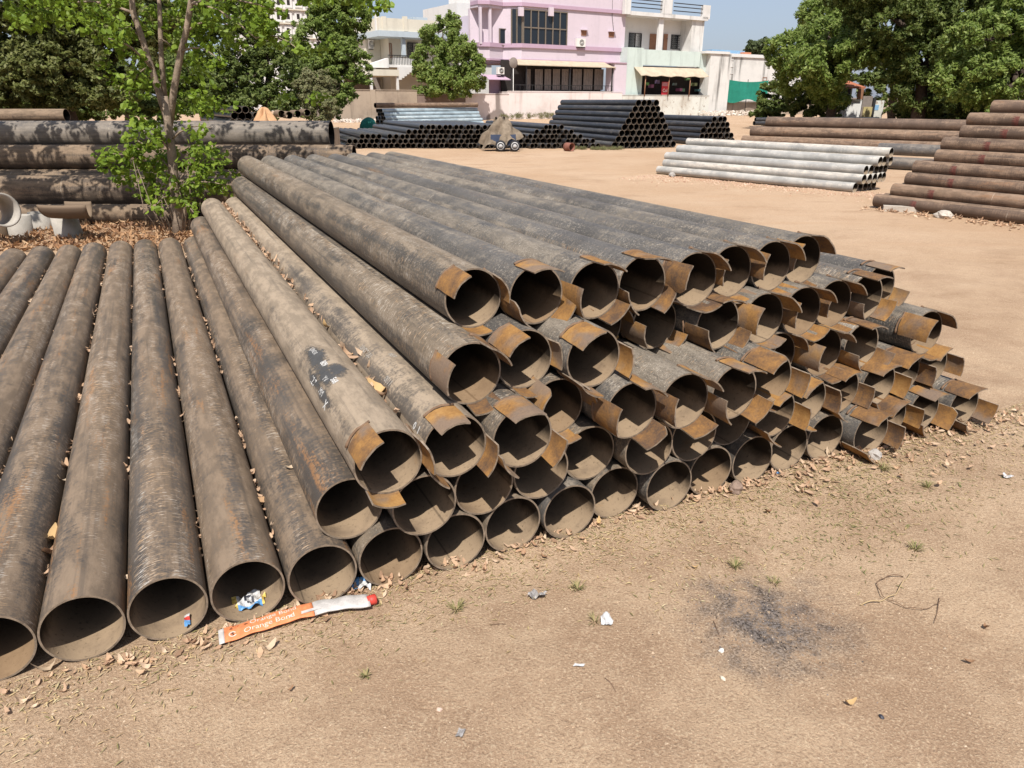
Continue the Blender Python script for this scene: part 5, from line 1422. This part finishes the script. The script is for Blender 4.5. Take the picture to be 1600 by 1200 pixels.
# grass tufts of the foreground
M['grass'] = mat_leaf('grass_blade', [(0.13, 0.15, 0.05), (0.22, 0.20, 0.085), (0.36, 0.29, 0.15), (0.28, 0.23, 0.11)], 0.2, 0.8, 0.1)
def tuft(px, py, nb, h, lb, spread=0.03):
    p = gp(px, py); r = random.Random(int(px)); b = MB()
    for i in range(nb):
        a = r.uniform(0, 6.28); q = Vector((math.cos(a), math.sin(a), 0)); s0 = q*r.uniform(0, spread*0.5)
        tip = s0 + q*h*r.uniform(.5, 1.1) + Vector((0, 0, h*r.uniform(.25, .9))); mid = s0.lerp(tip, .5) + Vector((0, 0, h*.18)); w = q.cross(Vector((0, 0, 1)))*0.0016
        o = len(b.v); b.v += [tuple(s0-w), tuple(s0+w), tuple(mid+w*.8), tuple(mid-w*.8), tuple(tip)]
        b.face((o, o+1, o+2, o+3)); b.face((o+3, o+2, o+4))
    tag(b.build('grass_tuft', M['grass'], None, (p.x, p.y, gz(p.x, p.y))), lb, 'grass', 'grass tufts of the foreground')
tuft(713, 948, 46, 0.035, 'small green grass tuft nearest the orange tube'); tuft(902, 914, 40, 0.032, 'small grass tuft beyond the white plastic scrap')
tuft(572, 1056, 34, 0.022, 'tiny green sprig on bare sand below the orange tube', 0.012); tuft(930, 968, 22, 0.03, 'sparse grass tuft left of the white plastic scrap')
tuft(1150, 880, 44, 0.035, 'pale grass tuft above the soot patch'); tuft(1210, 905, 24, 0.028, 'short grass tuft at the top edge of soot patch')
tuft(1430, 855, 40, 0.035, 'grass tuft beyond the looped twigs'); tuft(1380, 735, 50, 0.04, 'grass tuft by the right corner of near pile'); tuft(1450, 760, 36, 0.035, 'grass tuft furthest right of the near pile')
n = 900; C = []
for i in range(n):
    px, py = rl.gauss(1340, 110), rl.gauss(775, 55)
    if py < 690: continue
    p = gp(px, py); C.append((p.x, p.y, gz(p.x, p.y)+0.003))
slivers('dry_turf', C, 0.03, 0.004, M['grass'], 'sparse dry turf by the right corner of near pile', 0.9)

# individual dry leaves
LV = []
for s_ in range(6):
    r = random.Random(s_+50); V, F = leaf_verts(1.0, r.uniform(0.1, .9), r.uniform(0.1, .8), r)
    LV.append(np_mesh('dry_leaf', V, F, mat_leaf(f'single_dry_leaf_{s_}', [[(0.50, 0.33, 0.19)], [(0.42, 0.26, 0.14)], [(0.54, 0.41, 0.28)], [(0.26, 0.15, 0.085)], [(0.54, 0.36, 0.17)], [(0.47, 0.32, 0.21)]][s_]*2, 0.2, 0.8, 0.2), True))
def one_leaf(p, size, label, s_=None, tilt=0.2, group=None):
    s_ = rl.randrange(6) if s_ is None else s_
    o = link('dry_leaf', LV[s_], None, p, (rl.gauss(0, tilt), rl.gauss(0, tilt), rl.uniform(0, 6.28)))
    o.scale = (size*0.68,)*3
    tag(o, label, 'leaf', group)
def gl(px, py, size, label, s_=None, group=None):
    p = gp(px, py); p.z = gz(p.x, p.y)+0.008; one_leaf(p, size, label, s_, 0.15, group)
gl(75, 1048, 0.10, 'large pale dry leaf below the leftmost pipe mouth', 2)
gl(420, 1015, 0.07, 'curled dry leaf tucked beneath the orange tube', 2)
gl(1327, 1098, 0.055, 'flat tan leaf on bare sand right of soot', 4)
gl(1085, 885, 0.04, 'small yellow leaf above the soot patch', 4)
gl(935, 820, 0.055, 'orange-tan leaf beside the plain pipe mouths', 4)
gl(850, 845, 0.05, 'square-looking pale leaf scrap before the pipe mouths', 2)
gl(990, 775, 0.06, 'pale leaf between two plain pipe mouths', 2)
gl(1265, 770, 0.075, 'long curled leaf on sand before the near pile', 5)
gl(1200, 800, 0.06, 'dark curled leaf on sand before the near pile', 3)
gl(1295, 715, 0.09, 'large pale leaf leaning on the last plain pipe mouths', 2)
gl(1570, 745, 0.05, 'white-tan leaf at the right edge of the sand', 2)
gl(1540, 980, 0.05, 'dark crumpled leaf near the right edge', 3)
gl(1515, 1032, 0.045, 'brown crumpled leaf low at the right edge', 3)
gl(455, 1078, 0.03, 'tiny dark curled leaf below the orange tube', 3)
gl(850, 870, 0.045, 'rust-coloured leaf near the small pipe mouths', 3)
for j, (k, u, v, s_, sz, lb) in enumerate(((2, 4.5, 0.42, 4, 0.13, 'big yellow-tan leaf wedged by the ends of two sand-coated pipes'), (2, 4.5, 0.85, 1, 0.07, 'curled leaf near the painted marks on sand-coated pipe'), (2, 4.5, 1.3, 4, 0.09, 'yellow leaf beside the black paint smear'),
        (0, -0.5, 0.55, 4, 0.12, 'bright yellow leaf wedged between two left pipes'), (0, -0.5, 0.45, 3, 0.10, 'brown leaf just below the bright yellow wedged leaf'), (0, -0.5, 1.0, 2, 0.07, 'pale leaf further up the groove from the yellow leaf'),
        (0, 2.5, 0.5, 1, 0.08, 'dry leaf wedged beside the fourth plain pipe mouth'), (0, 2.5, 0.75, 5, 0.06, 'dry leaf above the one beside fourth plain pipe mouth'), (0, 3.3, 0.55, 2, 0.08, 'pale leaf on the pipe under the second layer'), (0, 3.35, 1.0, 2, 0.07, 'leaf on the bottom pipe beside the first second-layer pipe'),
        (4, 6.5, 1.25, 1, 0.09, 'peach-coloured leaf clump on the top layer'), (4, 7.5, 1.5, 0, 0.09, 'orange leaf on the top layer near its third pipe'))):
    p = groove(k, u, v); p.z += 0.045 if k else 0.03
    if u in (3.3, 3.35): p = P0 + RU*((u-0.25)*GAP*D) + AV*v; p.z = D+0.008
    one_leaf(p, sz, lb, s_, 0.35)
p = cyl_pos(9, 2, 0.35); one_leaf(p + Vector((-.03, 0, D/2+0.01)), 0.07, 'crumpled leaf on the grey pipe below a rust tab', 4)

# ------------------------------------------------------------------ litter things
M['orangep'] = mat_plain('faded_orange_print', (0.60, 0.205, 0.085), 0.6, 0.25, 0.22, 60)
M['silver'] = mat_plain('dusty_silver_foil', (0.44, 0.41, 0.38), 0.4, 0.45, 0.2, 35)
M['capred'] = mat_plain('faded_red_cap', (0.48, 0.05, 0.035), 0.5, 0.35)
A0, A1 = gp(343, 1003), gp(583, 940)
tl = (A1-A0).length; ta = math.atan2(A1.y-A0.y, A1.x-A0.x)
troot = empty('adhesive_tube', (A0.x, A0.y, gz(A0.x, A0.y)+0.004), ta)
tag(troot, 'flattened orange and silver tube lettered Orange Bond on the sand', 'tube')
def tube_path(t): return t*tl, 0.020*math.sin(t*2.2) - 0.034*t*t*t, 0.008+0.012*math.sin(t*3)*t
def tube_sec(t0, t1, n, w, name, mat, lift=0.0):
    b = MB(); sec = 28
    for i in range(n+1):
        t = t0+(t1-t0)*i/n; cx, cy, cz = tube_path(t)
        th = 0.0035+0.008*t+0.001*math.sin(t*31)
        for k in range(sec):
            a = 2*math.pi*k/sec
            b.v.append((cx, cy + (w+0.002*math.sin(t*23))*math.cos(a), cz + th*math.sin(a) + lift + 0.0014*math.sin(t*40)))
    for i in range(n):
        for k in range(sec): b.face((i*sec+k, i*sec+(k+1) % sec, (i+1)*sec+(k+1) % sec, (i+1)*sec+k), 0, True)
    b.face(list(range(sec-1, -1, -1))); b.face([n*sec+k for k in range(sec)])
    return b.build(name, mat, troot)
tube_sec(0.0, 0.035, 3, 0.0335, 'crimped_end', M['silver']); ob_ = tube_sec(0.0352, 0.60, 26, 0.033, 'orange_sleeve', M['orangep']); tube_sec(0.602, 0.965, 18, 0.032, 'foil_body', M['silver'])
cx, cy, cz = tube_path(0.985)
mb = MB(); mb.lathe([(0, -0.014), (0.015, -0.014), (0.017, 0.012), (0.011, 0.016), (0, 0.016)], 16); mb.build('cap', M['capred'], troot, (cx, cy, cz+0.002), (0, math.pi/2, 0))
def on_tube(V, t_c, cy0, sx=1.0):
    out = []
    for x_, y_, _ in V:
        t = t_c + x_*sx/tl; px_, py_, pz_ = tube_path(t); th = 0.0035+0.008*t+0.001*math.sin(t*31)
        yy = cy0+y_; f = max(0, 1-(yy/0.034)**2)**0.5
        out.append((px_, py_+yy, pz_+th*f+0.0006+0.0014*math.sin(t*40)))
    return out
for cy0, sz, tc in ((-0.013, 0.028, 0.315), (0.016, 0.026, 0.345)):
    V, F = text_mesh('Orange Bond', sz)
    mb = MB(); mb.v = on_tube(V, tc, cy0)
    for f in F: mb.face(f)
    mb.build('lettering', M['whiteprint'], ob_)
mb = MB(); mb.v = on_tube([(-0.05, -0.005, 0), (0.05, -0.005, 0), (0.05, 0.006, 0), (-0.05, 0.006, 0)], 0.545, -0.014)
mb.face((0, 1, 2, 3)); mb.build('silver_panel', M['silver'], ob_)
V = [(0.0115*math.cos(a)*r_, 0.0115*math.sin(a)*r_, 0) for r_ in (1, 0.68) for a in np.linspace(0.5, 5.9, 22)]
mb = MB(); mb.v = on_tube(V, 0.085, -0.010)
for i in range(21): mb.face((i, i+1, 23+i, 22+i))
em = mb.build('emblem', M['whiteprint'], ob_)
V, F = text_mesh('S', 0.017, bold=0.0006); mb = MB(); mb.v = on_tube(V, 0.085, -0.010)
for f in F: mb.face(f)
mb.build('emblem_letter', M['iron'], em)

def scrap(px, py, pts, mat, lb, z=0.006, rot=0.0, name='wrapper', crump=0.008, sub=None, p=None):
    p = p or gp(px, py); r = random.Random(int(px*7+py)); b = MB(); n = 7
    xs = [q[0] for q in pts]; ys = [q[1] for q in pts]
    def inside(x_, y_):
        c = False; j = len(pts)-1
        for i in range(len(pts)):
            if (pts[i][1] > y_) != (pts[j][1] > y_) and x_ < (pts[j][0]-pts[i][0])*(y_-pts[i][1])/(pts[j][1]-pts[i][1])+pts[i][0]: c = not c
            j = i
        return c
    g = {}
    N_ = 14
    for i in range(N_+1):
        for j in range(N_+1):
            x_ = min(xs)+(max(xs)-min(xs))*i/N_; y_ = min(ys)+(max(ys)-min(ys))*j/N_
            g[i, j] = len(b.v); b.v.append((x_, y_, crump*(0.5+0.5*math.sin(x_*190+px)*math.cos(y_*150+py)+0.6*math.sin((x_-y_)*90+px*2))+r.uniform(0, crump*0.25)))
    for i in range(N_):
        for j in range(N_):
            x_ = min(xs)+(max(xs)-min(xs))*(i+.5)/N_; y_ = min(ys)+(max(ys)-min(ys))*(j+.5)/N_
            if inside(x_, y_): b.face((g[i, j], g[i+1, j], g[i+1, j+1], g[i, j+1]), 0 if sub is None else sub(x_, y_))
    zz_ = (gz(p.x, p.y) if p.z < 0.001 else p.z) + z
    return tag(b.build(name, mat, None, (p.x, p.y, zz_), (0, 0, rot)), lb, 'litter')
wht = mat_plain('white_plastic_film', (0.46, 0.45, 0.44), 0.5, 0.35, 0.14, 60); blu_ = mat_plain('blue_print', (0.10, 0.25, 0.46), 0.5, 0.3); yel = mat_plain('yellow_print', (0.55, 0.40, 0.10), 0.5, 0.3)
gry = mat_plain('grey_crumpled_foil', (0.27, 0.25, 0.235), 0.5, 0.4, 0.35, 60)
blk_ = mat_plain('black_print', (0.03, 0.03, 0.04), 0.5, 0.4)
scrap(947, 968, [(-.018, -.022), (.012, -.026), (.022, -.010), (.012, .020), (-.004, .028), (-.016, .010)], wht, 'white plastic scrap with blue edge on the sand', name='plastic_scrap', crump=0.010)
scrap(904, 1041, [(-.016, -.004), (.014, -.006), (.018, .003), (-.010, .006)], wht, 'thin white paper scrap right of centre', name='paper_scrap', crump=0.004)
scrap(719, 1152, [(-.012, -.012), (.006, -.016), (.014, .010), (-.004, .016)], gry, 'small grey plastic flake near the bottom edge', name='plastic_scrap', crump=0.005)
scrap(838, 928, [(-.032, -.010), (.020, -.018), (.034, .0), (.018, .020), (-.018, .012)], gry, 'crumpled clear wrapper and ash below the plain pipe mouths', crump=0.016)
scrap(568, 918, [(-.035, -.028), (.030, -.022), (.034, .024), (-.028, .028)], [wht, blu_], 'blue and white wrapper scrap behind the red cap', sub=lambda x_, y_: 1 if x_ < -.014 or y_ > .018 else 0, crump=0.012)
scrap(1215, 742, [(-.01, -.008), (.012, -.006), (.008, .012), (-.008, .010)], blu_, 'tiny blue wrapper bit before the near pile', crump=0.008)
scrap(1573, 745, [(-.022, -.012), (.02, -.014), (.024, .012), (-.01, .016)], wht, 'white paper scrap at the right edge', name='paper_scrap', crump=0.008)
pin = P0 + RU*(2*GAP*D) + AV*0.085; pin.z = 0.012
scrap(391, 932, [(-.045, -.035), (.040, -.040), (.052, .0), (.035, .040), (-.05, .035)], [wht, blu_, yel, blk_], 'colourful sachet lying inside a pipe mouth at left', 0.0, PHI, 'sachet', 0.014,
      lambda x_, y_: 2 if abs(x_) > .036 else (1 if y_ < -.020 else (3 if (x_**2+(y_-.004)**2) < .00024 and (x_**2+(y_-.004)**2) > .00009 else 0)), pin)
pin = P0 + RU*(1*GAP*D+0.04) + AV*0.06; pin.z = 0.026
scrap(290, 965, [(-.008, -.03), (.008, -.026), (.010, .03), (-.006, .026)], [wht, blu_, M['capred']], 'narrow torn wrapper strip inside second full pipe mouth', 0.0, PHI, 'wrapper', 0.006, lambda x_, y_: 1 if y_ < -.004 else (2 if y_ < .008 else 0), pin)

def rock(px, py, size, mat, lb, sq=(1, 0.8, 0.6), seed=1):
    p = gp(px, py); r = random.Random(seed); n, m = 9, 6; V, F = [], []
    for j in range(m+1):
        e = math.pi*j/m
        for i in range(n):
            a = 2*math.pi*i/n; k_ = 1+0.22*r.uniform(-1, 1) if 0 < j < m else 1
            V.append((size*sq[0]*k_*math.sin(e)*math.cos(a), size*sq[1]*k_*math.sin(e)*math.sin(a), size*sq[2]*math.cos(e)))
    for j in range(m):
        for i in range(n): F.append((j*n+i, (j+1)*n+i, (j+1)*n+(i+1) % n, j*n+(i+1) % n))
    tag(link('stone', np_mesh('stone', V, F, mat), None, (p.x, p.y, gz(p.x, p.y)+size*sq[2]*0.55), (0, 0, r.uniform(0, 6))), lb, 'stone')
stn = mat_plain('grey_stone', (0.34, 0.31, 0.28), 0.9, 0.1, 0.15, 30); brk = mat_plain('brown_stone', (0.24, 0.17, 0.13), 0.9, 0.1, 0.2, 30)
rock(1148, 768, 0.040, brk, 'brown stone leaning on a plain pipe mouth', (1, .7, .7), 2)
rock(1366, 716, 0.036, stn, 'grey stone before the right part of near pile', (.8, .8, .8), 3)
rock(1378, 1115, 0.008, blk_, 'small black pebble on bare sand lower right', (1, .7, .6), 4)
rock(1128, 1012, 0.009, mat_plain('white_pebble', (0.62, 0.6, 0.56)), 'small white pebble inside the soot patch', (1, .8, .7), 5)
rock(1130, 1055, 0.010, mat_plain('cream_pebble', (0.55, 0.47, 0.36)), 'cream pebble at the lower edge of soot patch', (1, .6, .6), 6)
rock(687, 1112, 0.008, mat_plain('pink_pebble', (0.52, 0.38, 0.3)), 'pale pink pebble near the bottom edge', (1, .8, .7), 7)
rock(1474, 340, 0.10, mat_plain('white_stone', (0.42, 0.37, 0.31)), 'white stone at the foot of tall rust-brown stack', (1.2, .8, .7), 8)
rock(1050, 276, 0.08, stn, 'grey stone at the left end of pale grey pile', (1, .8, .8), 9)
p = gp(1412, 330); mb = MB(); mb.box(-0.28, 0.28, -0.06, 0.06, 0, 0.09)
tag(mb.build('concrete_block', mat_plain('pale_concrete', (0.40, 0.35, 0.29), 0.9, 0.1, 0.15, 8), None, (p.x, p.y, gz(p.x, p.y)-.01), (0, 0, R(-20))), 'pale concrete block against the tall rust-brown stack', 'block')
def twig(pix, r_, lb, mat, hump=0.012):
    b = MB(); pts = [gp(px, py) for px, py in pix]
    fine = []
    for i in range(len(pts)-1):
        for k in range(4): fine.append(pts[i].lerp(pts[i+1], k/4))
    fine.append(pts[-1]); o = fine[0].copy()
    q = [(v.x-o.x, v.y-o.y, gz(v.x, v.y)+r_+hump*abs(math.sin(i*0.7))) for i, v in enumerate(fine)]
    b.tube(q, [r_*0.62*(1-.5*i/len(q)) for i in range(len(q))], 6)
    tag(b.build('twig', mat, None, (o.x, o.y, 0)), lb, 'twig')
dkt = mat_plain('dark_twig', (0.16, 0.10, 0.065), 0.9, 0.1); tnt = mat_plain('tan_twig', (0.40, 0.29, 0.16), 0.9, 0.1)
twig([(1412, 898), (1385, 899), (1370, 910), (1378, 930), (1400, 942), (1430, 952), (1455, 950), (1470, 938)], 0.0028, 'dark looped twig right of the soot patch', dkt)
twig([(1345, 942), (1375, 938), (1398, 930), (1412, 908), (1425, 895)], 0.0035, 'pale tan twig crossing the dark looped twig', tnt)
twig([(1468, 932), (1465, 955), (1460, 972)], 0.0022, 'short dark twig at the end of looped twig', dkt, 0.004)
twig([(945, 1060), (955, 1070), (962, 1083)], 0.002, 'short dark twig on bare sand left of soot', dkt, 0.003)
twig([(1115, 968), (1122, 985), (1125, 992)], 0.002, 'charred twig inside the soot patch', dkt, 0.006)
twig([(765, 973), (790, 972)], 0.0018, 'thin brown twig near the centre of the sand', dkt, 0.003)
# ash and charcoal bits
P = []
for i in range(700):
    xx, yy = 0.80+rl.gauss(0, .13), 1.84+rl.gauss(0, .12); P.append((xx, yy, gz(xx, yy)))
chips('charcoal_bits', P, 0.002+0.004*rng.random(len(P))**2, mat_leaf('charcoal', [(0.03, 0.027, 0.025), (0.10, 0.09, 0.085), (0.25, 0.22, 0.2), (0.05, 0.04, 0.035)], 0, 0.9, 0.1), 'charcoal and ash bits in the soot patch')

# ------------------------------------------------------------------ paint marks on the sand-coated pipes
M['chalk'] = mat_plain('white_stencil_paint', (0.50, 0.48, 0.45), 0.8, 0.2, 0.3, 120)
M['spill'] = mat_plain('black_paint_smear', (0.035, 0.034, 0.036), 0.35, 0.5, 0.35, 40)
def wrap_text(o, txt, size, a0, y0, mat, name='lettering', lift=0.0012, bold=0.0):
    V, F = text_mesh(txt, size, bold=bold); rr = D/2+lift; b = MB()
    for x_, y_, _ in V:
        a = a0 + y_/rr; b.v.append((rr*math.sin(a), y0 - x_, rr*math.cos(a)))
    for f in F: b.face(f)
    return b.build(name, mat, o, None, (0, -o.rotation_euler[1], 0))
oa, ob2 = PIPES[(2, 4)], PIPES[(2, 5)]
def smear(o, spots, name='paint_smear'):
    b = MB(); rr = D/2+0.0007; na, ny_ = 60, 110; a0, a1, y0, y1 = -1.35, 0.40, 0.3, 1.08
    def fld(a, y):
        s_ = -1
        for (ca, cy_, ra, ry) in spots: s_ = max(s_, 1-math.hypot((a-ca)/ra, (y-cy_)/ry))
        return s_
    cov = []
    for i in range(na+1):
        for j in range(ny_+1):
            a, y = a0+(a1-a0)*i/na, y0+(y1-y0)*j/ny_
            b.v.append((rr*math.sin(a), y, rr*math.cos(a))); cov.append(fld(a, y))
    w = ny_+1
    for i in range(na):
        for j in range(ny_):
            q = (i*w+j, (i+1)*w+j, (i+1)*w+j+1, i*w+j+1)
            if max(cov[k] for k in q) > -0.25: b.face(q, 0, True)
    t = NT('black_paint_smear'); at_ = t.N.new('ShaderNodeAttribute'); at_.attribute_name = 'cover'
    co = t.objco(); n1 = t.noise(co, 22, 6, 0.7); n2 = t.noise(t.scale(co, (1, 0.35, 1)), 120, 4, 0.7)
    f = t.math('ADD', at_.outputs['Fac'], t.math('ADD', t.math('MULTIPLY', t.math('SUBTRACT', n1, 0.5), 1.7), t.math('MULTIPLY', t.math('SUBTRACT', n2, 0.5), 0.7)))
    al = t.math('MULTIPLY', t.step(f, 0.0, 0.6), 0.85)
    t.out(t.mix(n1, (0.03, 0.03, 0.032), (0.10, 0.095, 0.09)), 0.38, 0.5)
    t.put(t.bsdf.inputs['Alpha'], al)
    me = b.mesh(name, [t.mat])
    me.attributes.new('cover', 'FLOAT', 'POINT').data.foreach_set('value', cov)
    return link(name, me, o, None, (0, -o.rotation_euler[1], 0))
smear(oa, [(-0.42, 0.80, 0.42, 0.17), (-0.55, 0.60, 0.42, 0.15), (-0.15, 0.59, 0.40, 0.09), (-1.0, 0.46, 0.22, 0.12), (-0.95, 0.62, 0.2, 0.14)])
wrap_text(oa, 'LJINDR', 0.026, -0.40, 0.86, M['chalk']); wrap_text(oa, '809', 0.034, -0.36, 0.69, M['chalk'], bold=0.0008)
wrap_text(oa, '12.7', 0.040, -1.02, 0.64, M['chalk'], bold=0.0005); wrap_text(oa, 'MM', 0.034, -0.98, 0.51, M['chalk']); wrap_text(oa, 'YV', 0.030, -0.62, 0.56, M['chalk']); wrap_text(oa, '568', 0.032, -0.40, 0.50, M['chalk'], bold=0.0008)
wrap_text(oa, 'X', 0.045, -1.12, 0.415, M['chalk'], bold=0.001)
M['faintchalk'] = mat_plain('faded_stencil_paint', (0.36, 0.33, 0.29), 0.9, 0.1, 0.3, 120)
wrap_text(ob2, 'LJINDR LJU', 0.030, -0.68, 0.80, M['faintchalk']); wrap_text(ob2, '669', 0.034, -0.05, 0.64, M['faintchalk']); wrap_text(ob2, '0011', 0.036, -0.80, 0.46, M['faintchalk'])
wrap_text(ob2, '0  1', 0.036, -1.12, 0.085, M['chalk'], bold=0.0008)
